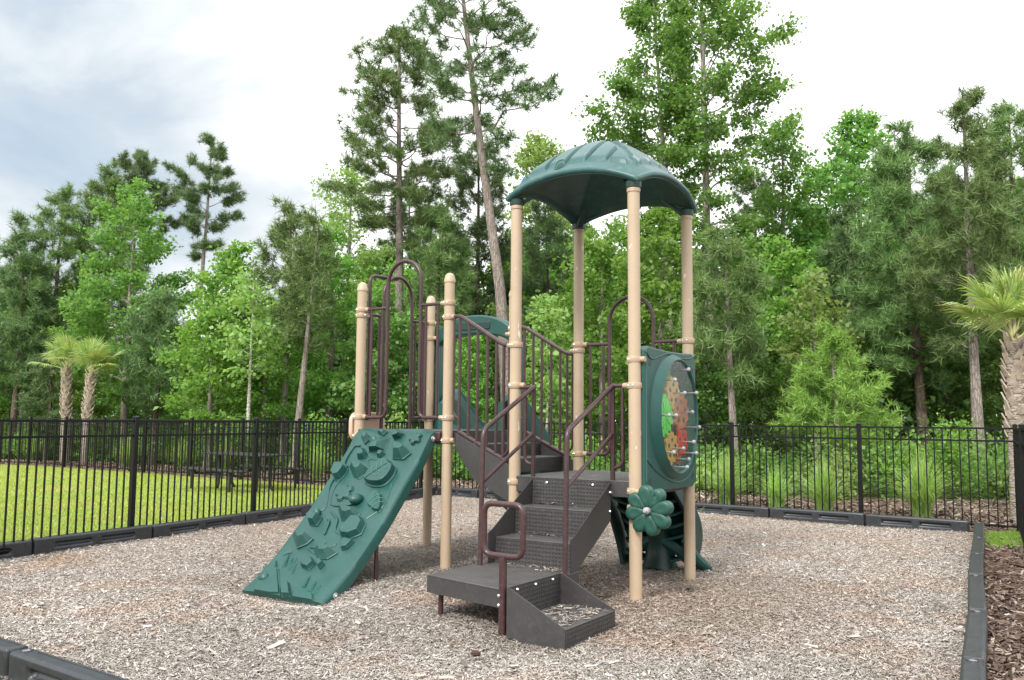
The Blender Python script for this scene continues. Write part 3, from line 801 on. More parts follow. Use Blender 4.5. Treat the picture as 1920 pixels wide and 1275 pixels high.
# transfer platform
tp = [(-1.085, -1.435), (-.19, -1.615), (-.19, -.64), (-1.085, -.60)]
TPm = MB(); TPm.prism([(x, y, .30) for x, y in tp], (0, 0, .012))
TP = TPm.build('transfer_platform', M['deck'], PS, bevel=.005)
m = MB()
for (ax_, ay_), (bx_, by_) in zip(tp, tp[1:] + tp[:1]):
    m.bar((ax_, ay_, .24), (bx_, by_, .24), .007, .122)
m.build('platform_skirt', M['plate'], TP)
for x, y in ((-1.0, -1.37), (-1.0, -.72), (-.32, -.74), (-.30, -1.46)):
    m = MB(); m.cyl((x, y, -.1), (x, y, .296), .021, n=14); m.build('leg', M['brown'], TP)
# low step box on the right of the platform
SB = empty('step_box', parent=PS)
bx0, bx1, by0, by1 = -.183, .285, -1.685, -.945
for y in (by0, by1 - .007):
    m = MB(); m.prism([(bx0, y, .345), (bx0, y, -.05), (bx1, y, -.05), (bx1, y, .128), (bx0 + .03, y, .345)], (0, .007, 0)); m.build('side_panel', M['plate'], SB, bevel=.002)
m = MB(); m.box((bx0 + .004, (by0 + by1) / 2, .235), (.007, by1 - by0 - .016, .22)); m.build('back_panel', M['riser_side'], SB)
m = MB(); m.box(((bx0 + bx1) / 2, (by0 + by1) / 2, .118), (bx1 - bx0 - .002, by1 - by0 - .016, .008)); m.build('tread', M['deck'], SB, bevel=.003)
m = MB(); m.box((bx1 - .004, (by0 + by1) / 2, .032), (.007, by1 - by0 - .016, .162)); m.build('riser', M['riser_side'], SB)
m = MB()
for y in (-1.56, -1.315, -1.07): m.ball((bx0 + .010, y, .318), .012, 8)
m.build('step_bolt', M['bolt'], SB)

# ---- hand rails on the stairs
def stair_rail(x, sgn, px_):
    HR = empty('stair_handrail', parent=PS)
    m = MB()
    m.tube(bend([(x, .0, 1.815), (x, -.805, 1.425), (x, -.83, .30)], .075, 7), .021, 12)
    m.tube([(px_ - sgn * .055, 0, 1.815), (x, 0, 1.815)], .018, 12); m.ball((x, 0, 1.815), .021, 10)
    m.build('top_rail', M['brown'], HR)
    m = MB(); m.tube([(x, 0, 1.40), (x, -.815, .985)], .017, 12); m.build('lower_rail', M['brown'], HR)
    m = MB(); m.tube([(x, 0, 1.82), (x, -.005, .90)], .021, 12); m.lathe([(.02, -.035), (.028, -.03), (.034, 0), (.028, .03), (.02, .035)], (x, -.005, .90), n=14)
    o = m.build('upright', M['brown'], HR)
    b = MB(); b.ball((x + .0, -.04, .895), .014, 8); b.build('upright_bolt', M['bolt'], o)
    m = MB(); xx = x + sgn * .092
    m.tube(bend([(xx, 0, 1.80), (xx, 0, 1.13), (x, 0, 1.10)], .09, 7), .0165, 12); m.build('guard_loop', M['brown'], HR)
stair_rail(-.205, 1, 0)
stair_rail(-1.015, -1, -S)

# ---- hand loop on the platform corner
HL = empty('hand_loop', parent=PS)
hx, hy = -.235, -1.655
m = MB(); r = .165
loop = bend([(hx, hy, .555), (hx + r, hy, .555), (hx + r, hy, .915), (hx - r, hy, .915), (hx - r, hy, .555), (hx, hy, .555)], .075, 7)
m.tube(loop, .0215, 14, cap=False); m.build('loop', M['brown'], HL)
m = MB(); m.cyl((hx, hy, -.1), (hx, hy, .56), .029, n=18); o = m.build('loop_post', M['brown'], HL)
b = MB(); b.ball((hx - .012, hy - .031, .285), .013, 10); b.ball((hx - .012, hy - .031, .22), .013, 10); b.build('loop_bolt', M['bolt'], o)

# ---- arch guard rails (two half panels joined by one arch)
def arch_guard(p, q, z0, z1, ztop, w, r=.0205, feet=None, npk=2):
    """p, q: posts' xy; the arch of width w stands in the middle of the gap"""
    G = empty('arch_guard', parent=PS)
    p = Vector((*p, 0)); q = Vector((*q, 0)); d = (q - p).normalized(); L = (q - p).length
    P_ = lambda s, z: p + d * s + Vector((0, 0, z))
    s0, s1 = L / 2 - w / 2, L / 2 + w / 2
    ra = w / 2
    arc = [P_(L / 2 - ra * math.cos(t), ztop - ra + ra * math.sin(t)) for t in np.linspace(0, PI, 15)]
    if feet:
        pts = [P_(s0, feet)] + arc + [P_(s1, feet)]
    else:
        left = bend([P_(.06, z0), P_(s0, z0), P_(s0, z0 + .4)], .085, 7); right = bend([P_(s1, z0 + .4), P_(s1, z0), P_(L - .06, z0)], .085, 7)
        pts = left + arc + right
    m = MB(); m.tube(pts, r, 12); m.build('arch_tube', M['brown'], G)
    for a, b in ((.06, s0), (s1, L - .06)):
        for z in ((z1, z0) if feet else (z1,)):
            m = MB(); m.tube([P_(a, z), P_(b, z)], r * .9, 10); m.build('side_rail', M['brown'], G)
    for a, b in ((.06, s0), (s1, L - .06)):
        for k in range(npk):
            s = a + (b - a) * ((k + .55) / npk if a < L / 2 else (k + .45) / npk)
            m = MB(); m.tube([P_(s, z0), P_(s, z1)], .0152, 10); m.build('picket', M['brown'], G)
    return G
arch_guard(P1, P2, 1.53, 2.715, 3.21, .46)
arch_guard(P1, P3, 1.53, 2.68, 3.17, .5, feet=1.4)
arch_guard(PC, PB, 1.17, 2.305, 2.78, .49)
# grab bar behind the first arch
m = MB(); bx = P1[0] - .02
m.tube(bend([(bx, .43, 1.5), (bx, .43, 3.13), (bx, .90, 3.15)], .09, 7), .02, 12); m.build('grab_bar', M['brown'], PS)
m = MB(); m.ball((bx, .90, 3.15), .022, 8); m.build('bar_end', M['bolt'], PS)

# ---- link stair between the two decks, with sloping guard rails
LK = empty('link_stair', parent=PS)
def link_side(p, q, flip):
    p = Vector((*p, 0)); q = Vector((*q, 0)); d = q - p; L = d.length; d.normalize()
    X = lambda s, z: p + d * s + Vector((0, 0, z))
    w = Vector((-d.y, d.x, 0)) * (.008 * flip)
    G = empty('link_guard', parent=PS)
    m = MB(); m.tube(bend([X(.06, 2.565), X(.19, 2.565), X(L - .17, 2.225), X(L - .05, 2.215)], .06, 6), .021, 12); m.build('top_rail', M['brown'], G)
    m = MB(); m.tube([X(.19, 1.395), X(L - .13, 1.13)], .018, 10); m.build('bottom_rail', M['brown'], G)
    top = lambda s: 2.565 - (s - .19) / (L - .36) * .34; bot = lambda s: 1.395 - (s - .19) / (L - .32) * .265
    for s in (.34, .48, .63, .77):
        m = MB(); m.tube([X(s, bot(s)), X(s, top(s))], .0152, 10); m.build('picket', M['brown'], G)
    m = MB(); m.tube(bend([X(.095, 2.555), X(.095, 1.56), X(.19, 1.52)], .07, 6), .0125, 10); m.tube([X(.19, 2.56), X(.19, 1.30)], .0165, 10); m.build('end_loop', M['brown'], G)
    m = MB(); m.tube(bend([X(L - .09, 2.215), X(L - .09, 1.22), X(L - .17, 1.17)], .07, 6), .0125, 10); m.tube([X(L - .17, 2.225), X(L - .17, 1.02)], .0165, 10); m.build('end_loop', M['brown'], G)
    m = MB(); poly = [X(.16, 1.375), X(.16, 1.215), X(.45, .93), X(L - .06, .75), X(L - .06, 1.0), X(L - .06, 1.09)]
    m.prism([a + w for a in poly], w * 1.0); m.build('stringer', M['plate'], LK, bevel=.002)
    return X, L
XA, LA = link_side(P2, PD, -1)
XB, LB = link_side(P4, PC, 1)
for s0, s1, z in ((.12, .46, 1.27), (.46, .80, 1.135)):
    m = MB(); m.prism([XA(s0, z), XA(s1, z), XB(s1, z), XB(s0, z)], (0, 0, -.01)); m.build('tread', M['deck'], LK)
for s, z0, z1 in ((.12, 1.27, 1.39), (.46, 1.135, 1.26), (.80, 1.0, 1.125)):
    m = MB(); m.prism([XA(s, z0), XB(s, z0), XB(s, z1), XA(s, z1)], (.006, 0, 0)); m.build('riser', M['plate'], LK)

# ---- rock climbing wall
prof = [(.255, 1.405), (.19, 1.388), (.12, 1.33), (-.03, 1.13), (-.29, .835), (-.60, .50), (-.965, .165), (-1.20, -.005), (-1.315, -.075)]
Q = catmull(prof, 10)
sl = np.r_[0, np.cumsum(np.linalg.norm(np.diff(Q, axis=0), axis=1))]
def wall_pt(a, s, h=0.0):
    b = np.interp(s, sl, Q[:, 0]); z = np.interp(s, sl, Q[:, 1])
    db = np.interp(s + .02, sl, Q[:, 0]) - np.interp(s - .02, sl, Q[:, 0]); dz = np.interp(s + .02, sl, Q[:, 1]) - np.interp(s - .02, sl, Q[:, 1])
    if db == 0 and dz == 0: db = -1
    nrm = Vector((0, dz, -db)).normalized()
    if nrm.z < 0: nrm = -nrm
    return Vector((a, b, z)) + nrm * h
CW0, CW1 = -3.375, -2.325
RW = empty('rock_wall', parent=PS)
m = MB(); v = []; f = []
cols = [(CW0, -.11), (CW0, -.03), (CW0 + .012, -.008), (CW0 + .04, 0)] + [(CW0 + .04 + (CW1 - CW0 - .08) * k / 8, 0) for k in range(1, 8)] + [(CW1 - .04, 0), (CW1 - .012, -.008), (CW1, -.03), (CW1, -.11)]
ss = list(np.linspace(0.0, sl[-1], 60))
for s in ss:
    for a, h in cols:
        und = .008 * math.sin(a * 9 + s * 5) if h == 0 else 0
        v.append(wall_pt(a, s, h + und))
k = len(cols)
for i in range(len(ss) - 1):
    for j in range(k - 1): f.append((i * k + j, (i + 1) * k + j, (i + 1) * k + j + 1, i * k + j + 1))
    f.append((i * k + k - 1, (i + 1) * k + k - 1, (i + 1) * k, i * k))
f.append(tuple(range(k))); f.append(tuple(reversed(range((len(ss) - 1) * k, len(ss) * k))))
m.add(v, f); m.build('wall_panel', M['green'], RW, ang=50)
HOLDS = {
 'r1': ([(-3.241, 0.197), (-3.232, 0.157), (-3.152, 0.157), (-3.116, 0.206), (-3.154, 0.266)], .05, (.55, -.02)),
 'r2': ([(-3.057, 0.114), (-3.02, 0.089), (-2.927, 0.094), (-2.951, 0.157)], .035, (.6, 0)),
 'r3': ([(-3.031, 0.361), (-3.027, 0.215), (-2.993, 0.18), (-2.845, 0.188), (-2.827, 0.335)], .075, (.42, .06)),
 'r4': ([(-3.139, 0.455), (-3.173, 0.348), (-3.131, 0.323), (-3.048, 0.386), (-3.032, 0.441), (-3.083, 0.455)], .05, (.6, 0)),
 'r5': ([(-2.875, 0.427), (-2.877, 0.361), (-2.831, 0.348), (-2.782, 0.386), (-2.808, 0.441)], .045, (.6, 0)),
 'r6': ([(-2.754, 0.215), (-2.832, 0.076), (-2.758, 0.073), (-2.638, 0.138), (-2.667, 0.18)], .07, (.5, .03)),
 'r7': ([(-2.648, 0.441), (-2.725, 0.3), (-2.566, 0.288), (-2.454, 0.361), (-2.512, 0.441)], .085, (.5, -.03)),
 'r9': ([(-3.329, 0.701), (-3.365, 0.564), (-3.281, 0.548), (-3.181, 0.598), (-3.169, 0.649), (-3.188, 0.736), (-3.254, 0.754)], .075, (.78, 0)),
 'r10': ([(-3.183, 0.564), (-2.894, 0.581), (-2.894, 0.649), (-2.947, 0.718), (-3.024, 0.701)], .085, (.45, -.03)),
 'r15': ([(-2.968, 1.1), (-2.84, 1.1), (-2.649, 1.119), (-2.661, 1.177), (-2.744, 1.236), (-2.842, 1.216)], .075, (.5, -.02)),
 'r16': ([(-2.679, 1.426), (-2.742, 1.382), (-2.716, 1.276), (-2.692, 1.177), (-2.579, 1.177), (-2.499, 1.236), (-2.473, 1.36), (-2.567, 1.426)], .06, (.82, 0)),
 'r17': ([(-3.305, 1.236), (-3.254, 1.158), (-3.11, 1.216), (-3.11, 1.317), (-3.208, 1.317)], .07, (.65, 0)),
 'r18': ([(-3.35, 1.448), (-3.169, 1.448), (-3.043, 1.47), (-3.065, 1.537), (-3.152, 1.601)], .075, (.45, -.02)),
 'r19': ([(-2.65, 1.492), (-2.628, 1.426), (-2.501, 1.448), (-2.526, 1.537), (-2.58, 1.559)], .03, (.85, 0)),
 'r20': ([(-2.917, 1.601), (-2.763, 1.559), (-2.608, 1.601), (-2.676, 1.683), (-2.784, 1.702)], .07, (.45, -.02)),
 'r21': ([(-2.941, 1.787), (-2.945, 1.683), (-2.846, 1.702), (-2.771, 1.755), (-2.797, 1.832), (-2.893, 1.818)], .04, (.8, 0)),
 'r22': ([(-2.775, 1.738), (-2.743, 1.702), (-2.663, 1.738), (-2.68, 1.803)], .04, (.75, 0)),
 'p23': ([(-3.201, 2.19), (-3.370, 1.847), (-3.181, 1.874), (-2.86, 2.17), (-2.982, 2.19)], .022, (.93, 0)),
 'p24': ([(-2.971, 2.045), (-2.886, 2.015), (-2.718, 2.17), (-2.81, 2.19)], .035, (.88, 0)),
 'p25': ([(-2.688, 2.184), (-2.75, 2.098), (-2.495, 2.098), (-2.408, 2.19)], .02, (.9, 0)),
}
def hold(poly, h, top, name='rock_hold', mat='green', mid=None):
    n = len(poly); ca = sum(p[0] for p in poly) / n; cs = sum(p[1] for p in poly) / n
    m = MB(); v = [wall_pt(a, s, -.01) for a, s in poly]
    base = [(ca + (a - ca) * 1.07, cs + (s - cs) * 1.07) for a, s in poly]
    v = [wall_pt(a, s, -.012) for a, s in base] + [wall_pt(a, s, .010) for a, s in base] + [wall_pt(ca + (a - ca) * .985, cs + (s - cs) * .985, .014) for a, s in poly]
    v += [wall_pt(ca + (a - ca) * top[0], cs + (s - cs) * top[0] + top[1], h) for a, s in poly]
    f = [tuple(range(3 * n, 4 * n))]
    for r in range(3):
        f += [(r * n + k, r * n + (k + 1) % n, (r + 1) * n + (k + 1) % n, (r + 1) * n + k) for k in range(n)]
    m.add(v, f)
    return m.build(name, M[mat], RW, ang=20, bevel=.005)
for k, (poly, h, top) in HOLDS.items(): hold([(-2.85 + (a + 2.85) * .965, s) for a, s in poly], h * 1.2 + .008, top)
def leaf_hold(poly, h, stem, tipi):
    P_ = catmull(poly + [poly[0]], 5)[:-1]
    o = hold([tuple(p) for p in P_], h, (.93, 0), 'leaf_hold')
    m = MB(); a0, s0 = stem; a1, s1 = poly[tipi]
    m.tube([wall_pt(a0 + (a1 - a0) * t, s0 + (s1 - s0) * t, h + .003) for t in np.linspace(.05, .92, 8)], .006, 6)
    dn = Vector((-(s1 - s0), a1 - a0, 0)).normalized()
    for t in (.3, .5, .7):
        for sg in (-1, 1):
            ax, sx = a0 + (a1 - a0) * t, s0 + (s1 - s0) * t
            m.tube([wall_pt(ax, sx, h + .002), wall_pt(ax + (dn.x * sg * .08 + (a1 - a0) * .12), sx + (dn.y * sg * .08 + (s1 - s0) * .12), h + .002)], .004, 5)
    m.build('leaf_vein', M['petal'], o)
leaf_hold([(-2.827, 0.754), (-2.83, 0.632), (-2.785, 0.532), (-2.694, 0.47), (-2.605, 0.532), (-2.544, 0.564), (-2.525, 0.666), (-2.574, 0.771), (-2.709, 0.789)], .085, (-2.80, .76), 4)
leaf_hold([(-2.62, 1.024), (-2.659, 0.932), (-2.622, 0.859), (-2.528, 0.895), (-2.46, 0.987), (-2.43, 1.081), (-2.501, 1.081)], .05, (-2.62, .87), 5)
for ca, cs, r in ((-2.498, .18, .075), (-3.024, .895, .105)):
    poly = []
    for k in range(40):
        t = 2 * PI * k / 40; rr = r * (.55 + .45 * abs(math.sin(2.5 * t + .4)) ** .6); poly.append((ca + rr * math.cos(t), cs + rr * math.sin(t)))
    hold(poly, .028, (.9, 0), 'flower_relief')
for ca, cs, ra, rs in ((-2.803, .969, .07, .085), (-3.214, 2.015, .06, .05), (-3.2, 1.18, .05, .04), (-3.03, .235, .05, .03), (-2.69, 1.33, .045, .075)):
    c = wall_pt(ca, cs, .02); m = MB(); m.ball(c, 1.0, 14, (ra, rs, .055)); m.build('bug_hold', M['green'], RW)
WAVES = {'w1': [(-3.198, 0.288), (-3.27, 0.3), (-3.293, 0.427), (-3.269, 0.532), (-3.203, 0.564)], 'w2': [(-3.289, 0.736), (-3.271, 0.842), (-3.158, 1.062), (-3.18, 1.138), (-3.231, 1.158)],
 'w3': [(-3.199, 0.736), (-3.19, 0.877), (-3.106, 1.043), (-2.901, 1.043), (-2.82, 1.006)], 'w4': [(-2.803, 0.485), (-2.94, 0.455), (-2.966, 0.5), (-2.84, 0.581), (-2.841, 0.615)],
 'w5': [(-3.062, 1.119), (-2.906, 1.216), (-2.837, 1.338), (-2.705, 1.404)], 'w6': [(-3.034, 1.216), (-2.983, 1.256), (-2.935, 1.404)], 'w7': [(-2.846, 1.492), (-2.857, 1.559), (-3.008, 1.58), (-2.873, 1.643)],
 'w8': [(-2.763, 1.559), (-2.704, 1.515), (-2.721, 1.492)], 'w9': [(-2.482, 0.754), (-2.428, 1.006), (-2.539, 1.177)]}
for p in WAVES.values():
    m = MB(); m.tube([wall_pt(a, s, .004) for a, s in catmull(p, 6)], .011, 8); m.build('relief_line', M['green'], RW)
for (p, q) in (((-3.198, 1.663), (-3.134, 1.832)), ((-3.11, 1.702), (-3.097, 1.803)), ((-3.06, 1.70), (-3.03, 1.87)), ((-3.015, 1.738), (-2.952, 1.913)), ((-3.303, 1.755), (-3.24, 1.847)), ((-2.74, 1.874), (-2.702, 2.025)), ((-2.614, 1.925), (-2.586, 2.064)), ((-2.522, 1.972), (-2.502, 2.09)), ((-3.285, 1.702), (-3.2, 1.65))):
    m = MB(); w = .022
    m.add([wall_pt(q[0] - w, q[1], .0), wall_pt(q[0] + w, q[1], .0), wall_pt(p[0], p[1], .003), wall_pt(q[0], q[1] - .02, .028)], [(0, 1, 3), (1, 2, 3), (2, 0, 3), (0, 2, 1)])
    m.build('reed_relief', M['green'], RW)
for a in (CW0 + .02, CW1 - .02):
    m = MB(); m.cyl((a * 1.0, -.62, -.1), (a, -.62, .42), .02, n=12)
    m.build('wall_leg', M['brown'], RW)
m = MB()
for s in (.13, sl[-1] - .15):
    p = wall_pt(CW1, s, -.05); m.lathe([(.03, 0), (.03, .008), (.014, .012), (.012, .02)], p, (1, 0, 0), 14)
m.build('wall_bolt', M['bolt'], RW)
m = MB(); m.box((CW1 + .01, .235, 1.335), (.09, .05, .1)); m.build('wall_bracket', M['brown'], RW, bevel=.01)

# ---- gear panel on the right side of the tower
GP = empty('gear_panel', parent=PS)
GX = .085; py0, py1, pz0, pz1 = .02, 1.20, .90, 2.17
cy, cz, ey, ez = .65, 1.56, .43, .515
def ell(y, z, ky, kz, n=56): return [(y + ky * math.cos(2 * PI * k / n), z + kz * math.sin(2 * PI * k / n)) for k in range(n)]
nE = 56
# face with an oval opening: outer outline sampled along the same angles
def outer(k):
    t = 2 * PI * k / nE; c, s_ = math.cos(t), math.sin(t)
    hw, hh = (py1 - py0) / 2, (pz1 - pz0) / 2; my, mz = (py0 + py1) / 2, (pz0 + pz1) / 2
    q = min(hw / max(abs(c), 1e-6), hh / max(abs(s_), 1e-6))
    y, z = my + q * c, mz + q * s_
    dz = .045 * (1 - ((y - my) / hw) ** 2)          # the top dips and the foot bows
    if z > mz: z -= dz * max(0, (z - mz) / hh) * .5
    else: z -= -dz * max(0, (mz - z) / hh) * .0
    return y, z
m = MB(); v = []; f = []
O = [outer(k) for k in range(nE)]; I = ell(cy, cz, ey, ez); R_ = ell(cy, cz, ey + .085, ez + .05); R2 = ell(cy, cz, ey + .012, ez + .012)
def cl(p, e=.012): return (min(max(p[0], py0 + e), py1 - e), min(max(p[1], pz0 + e), pz1 - e))
layers = [[(-.055, *p) for p in O], [(GX - .012, *p) for p in O], [(GX, (py0 + py1) / 2 + (p[0] - (py0 + py1) / 2) * .98, (pz0 + pz1) / 2 + (p[1] - (pz0 + pz1) / 2) * .98) for p in O], [(GX, *cl(p)) for p in R_],
          [(GX + .062, *p) for p in R2], [(GX + .07, *p) for p in I], [(GX + .055, cy + (p[0] - cy) * .97, cz + (p[1] - cz) * .97) for p in I], [(-.03, *p) for p in I], [(-.055, *p) for p in I]]
for L_ in layers: v += L_
nl = len(layers)
for r in range(nl):
    r2 = (r + 1) % nl
    for k in range(nE):
        k2 = (k + 1) % nE; f.append((r * nE + k, r * nE + k2, r2 * nE + k2, r2 * nE + k))
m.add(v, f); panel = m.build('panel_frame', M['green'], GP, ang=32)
# raised curved lines of the panel
for pts in ([(.05, 2.11), (.18, 2.055), (.5, 2.02 + .1), (.66, 2.105), (.95, 2.10), (1.12, 2.13), (1.18, 2.16)], [(.05, 1.19), (.3, 1.06), (.66, .965), (.95, .985), (1.12, 1.10), (1.17, 1.22)]):
    m = MB(); m.tube([(GX + .002, y, z) for y, z in catmull(pts, 6)], .008, 8); m.build('relief_line', M['petal'], panel)
m = MB(); m.tube([(GX + .0, .055, 1.0), (GX + .0, .055, 2.1)], .006, 6); m.build('relief_line', M['petal'], panel)
for y, z in ((.14, 2.02), (.14, 1.0), (1.10, 1.0), (1.10, 2.0)):
    m = MB(); m.lathe([(.03, 0), (.03, .004), (.018, .005), (.016, .001)], (GX - .002, y, z), (1, 0, 0), 16); o = m.build('bolt_socket', M['dark_green'], panel)
m = MB(); m.lathe([(ey, 0), (ey * .98, .008), (ey * .9, .014), (.001, .018)], (0, 0, 0), (1, 0, 0), 56)
m.v = [(x + GX + .05, cy + y, cz + z * ez / ey) for x, y, z in m.v]
m.build('bubble_window', M['clear'], GP, ang=60)
m = MB(); m.lathe([(ey * .985, 0), (ey * .985, .006)], (0, 0, 0), (1, 0, 0), 56); m.v = [(x - .02, cy + y, cz + z * ez / ey) for x, y, z in m.v]
m.build('back_window', M['clear'], GP, ang=30)
def gear(y, z, r, teeth, mat, x, holes=0):
    m = MB(); poly = []
    for k in range(teeth * 4):
        t = 2 * PI * (k + .5) / (teeth * 4); rr = r if k % 4 in (0, 1) else r * .84
        poly.append((x, y + rr * math.cos(t), z + rr * math.sin(t)))
    m.prism(poly, (.022, 0, 0))
    for k in range(10 if holes else 0):
        t = 2 * PI * k / 10; m.tube([(x + .024, y + r * .18 * math.cos(t), z + r * .18 * math.sin(t)), (x + .024, y + r * .66 * math.cos(t), z + r * .66 * math.sin(t))], .008, 6)
    o = m.build('gear', M[mat], GP, bevel=.003)
    for k in range(5 if not holes else 0):
        t = 2 * PI * k / 5 + .3
        mm = MB(); mm.lathe([(r * .13, 0), (r * .13, .003)], (x + .0215, y + r * .5 * math.cos(t), z + r * .5 * math.sin(t)), (1, 0, 0), 12); mm.build('gear_hole', M['dark_green'], o)
    return o
GZ = .06
gear(.46, 1.565, .195, 14, 'g_lime', GZ, 1)
gear(.66, 1.77, .155, 11, 'g_tan', GZ)
gear(.84, 1.60, .185, 12, 'g_rust', GZ)
gear(.62, 1.27, .15, 10, 'g_tan', GZ)
gear(.87, 1.325, .135, 9, 'g_red', GZ)
gear(.76, 1.19, .085, 8, 'g_copper', GZ)
for y, z in ((.46, 1.565), (.66, 1.77), (.84, 1.60), (.62, 1.27), (.87, 1.325), (.74, 1.17), (.44, 1.88), (.76, 1.99), (.30, 1.565), (.95, 1.78), (1.01, 1.46), (.93, 1.22), (.40, 1.24), (.70, 1.10)):
    m = MB(); m.cyl((GZ + .01, y, z), (GX + .095, y, z), .006, n=8); m.ball((GX + .105, y, z), .019, 12); m.build('knob', M['knob'], GP)

# ---- turning flower on the front post
FW = empty('flower_wheel', parent=PS)
fx, fz, fy = .165, .772, -.075
for k in range(8):
    t = 2 * PI * k / 8 + .2
    d = Vector((math.cos(t), 0, math.sin(t))); w = Vector((-math.sin(t), 0, math.cos(t)))
    out = []
    for j in range(18):
        a = 2 * PI * j / 18
        rr = .118 + .092 * math.cos(a); ww = .066 * math.sin(a) * (.62 + .5 * (rr - .02) / .19)
        out.append((rr, ww))
    m = MB(); v = []
    for sc_, y in ((1, .035), (1.0, -.015), (.93, -.032), (.74, -.040), (.4, -.037)):
        for rr, ww in out:
            q = Vector((fx, fy + y, fz)) + d * (.118 + (rr - .118) * sc_) + w * ww * sc_; v.append(q)
    f = []
    for r in range(4):
        f += [(r * 18 + j, r * 18 + (j + 1) % 18, (r + 1) * 18 + (j + 1) % 18, (r + 1) * 18 + j) for j in range(18)]
    f.append(tuple(range(18))); f.append(tuple(range(4 * 18, 5 * 18)))
    m.add(v, f); o = m.build('petal', M['petal'], FW, ang=50)
    if k == 1:
        e_ = MB()
        for r_ in (.030, .018): e_.tube([(fx + d.x * .15 + r_ * math.cos(u), fy - .0405, fz + d.z * .15 + r_ * math.sin(u)) for u in np.linspace(0, 2 * PI, 17)], .0025, 5)
        e_.build('petal_emblem', M['green'], o)
m = MB(); m.lathe([(.03, 0), (.03, .03), (.024, .04), (.016, .045), (.016, .058), (.010, .064)], (fx, fy - .03, fz), (0, -1, 0), 18); m.build('hub', M['knob'], FW)
m = MB(); m.cyl((0, -.045, fz), (fx, fy + .03, fz), .022, n=12); m.cyl((.03, -.04, .92), (fx + .0, fy + .035, .90), .024, n=12); m.build('wheel_arm', M['tan_clamp'], FW)

# ---- leaf climber under the back edge of the lower deck
LC = empty('leaf_climber', parent=PS)
def lc(t):    # outline of the side boards: (y, z)
    return 1.27 + .55 * math.sin(t * PI * .5) ** 1.0 + .12 * math.sin(t * PI), .98 - .98 * t ** .9
for x0, sg in ((-.99, 1), (-.20, -1)):
    m = MB(); A_ = []; B_ = []
    for t in np.linspace(0, 1, 14):
        y, z = lc(t); wd = .10 + .05 * math.sin(t * PI)
        bow = .07 * math.sin(t * PI) * -sg
        A_.append((x0 + bow, y - wd, z - .02)); B_.append((x0 + bow, y + wd * .6, z + .03))
    v = A_ + B_ + [(x + .04 * sg, y, z) for x, y, z in A_] + [(x + .04 * sg, y, z) for x, y, z in B_]; n = 14; f = []
    for i in range(n - 1): f += [(i, i + 1, n + i + 1, n + i), (2 * n + i, 3 * n + i, 3 * n + i + 1, 2 * n + i + 1), (i, 2 * n + i, 2 * n + i + 1, i + 1), (n + i, n + i + 1, 3 * n + i + 1, 3 * n + i)]
    f += [(0, n, 3 * n, 2 * n), (n - 1, 3 * n - 1, 4 * n - 1, 2 * n - 1)]
    m.add(v, f); m.build('side_board', M['dark_green'], LC, bevel=.008)
v = []; f = []
for i, t in enumerate(np.linspace(0, .86, 14)):
    y, z = lc(t); hw = .30 + .14 * math.sin(t * PI)
    for j in range(9):
        u = -1 + j / 4; v.append((-.565 + u * hw, y + .05 + .10 * (1 - u * u), z - .01))
for i in range(13):
    for j in range(8): f.append((i * 9 + j, i * 9 + j + 1, i * 9 + 10 + j, i * 9 + 9 + j))
m = MB(); m.add(v, f); o = m.build('leaf_back', M['dark_green'], LC, ang=60, fix=False); sm = o.modifiers.new('thickness', 'SOLIDIFY'); sm.thickness = .03
m = MB(); m.tube([(-.565, lc(t)[0] - .05, lc(t)[1] - .05) for t in np.linspace(0, 1, 12)], [.05 + .012 * i for i in range(12)], 12); m.build('leaf_stem', M['dark_green'], LC)
for k in range(7):
    t = .08 + .125 * k; y, z = lc(t)
    for sg in (-1, 1):
        m = MB(); v = []
        for j in range(16):
            a = 2 * PI * j / 16; u = .5 + .5 * math.cos(a)
            v.append((-.59 + sg * (.03 + u * .35), y - .03 + .115 * math.sin(a) * (1.1 - .5 * u), z - .03 + .075 * (u - .3) * 1.0 - .04 * abs(math.sin(a))))
        vv = [Vector(p) for p in v]; m.prism(vv, (0, 0, -.035)); m.build('leaf_step', M['green'], LC, bevel=.012)
for sg, L_ in ((1, .32), (-1, .38), (.35, .30), (-.35, .30)):
    m = MB(); m.tube(catmull([(-.565, 1.72, .32), (-.565 + sg * .25, 1.78, .17), (-.565 + sg * L_, 1.88, .03), (-.565 + sg * (L_ + .06), 1.95, -.03)], 5), [.06] * 8 + [.05, .05, .045, .04, .035, .03, .02, .01], 10); m.build('root_foot', M['green'], LC)
m = MB(); m.tube(catmull([(-.21, 1.60, .32), (-.18, 1.72, .18), (-.13, 1.83, .07), (-.06, 1.95, -.01)], 5), [.035] * 4 + [.06] * 8 + [.05, .045, .04, .02], 10); m.build('root_foot', M['green'], LC)

# ---- slide behind the upper deck
SL = empty('slide', parent=PS)
sx = UX - S / 2
sp = [(1.50, 1.40), (1.75, 1.38), (2.0, 1.19), (2.4, .86), (2.8, .55), (3.2, .33), (3.6, .23), (3.9, .23)]
SQ = catmull(sp, 6)
sec = [(-.44, .58), (-.48, .54), (-.46, -.06), (-.38, -.17), (.38, -.17), (.46, -.06), (.48, .54), (.44, .58), (.405, .54), (.36, .06), (.24, 0), (-.24, 0), (-.36, .06), (-.405, .54)]
v = []; f = []; k = len(sec)
for i, (y, z) in enumerate(SQ):
    fl = 1 + .0 * i
    hgt = 1.0 if 8 < i < 22 else (.55 + .05 * i if i <= 8 else max(.5, 1 - (i - 22) * .04))
    for a, h in sec: v.append((sx + a, y, z + (h * hgt if h > .1 else h)))
for i in range(len(SQ) - 1): f += [(i * k + j, i * k + (j + 1) % k, (i + 1) * k + (j + 1) % k, (i + 1) * k + j) for j in range(k)]
f.append(tuple(range(k))); f.append(tuple(range((len(SQ) - 1) * k, len(SQ) * k)))
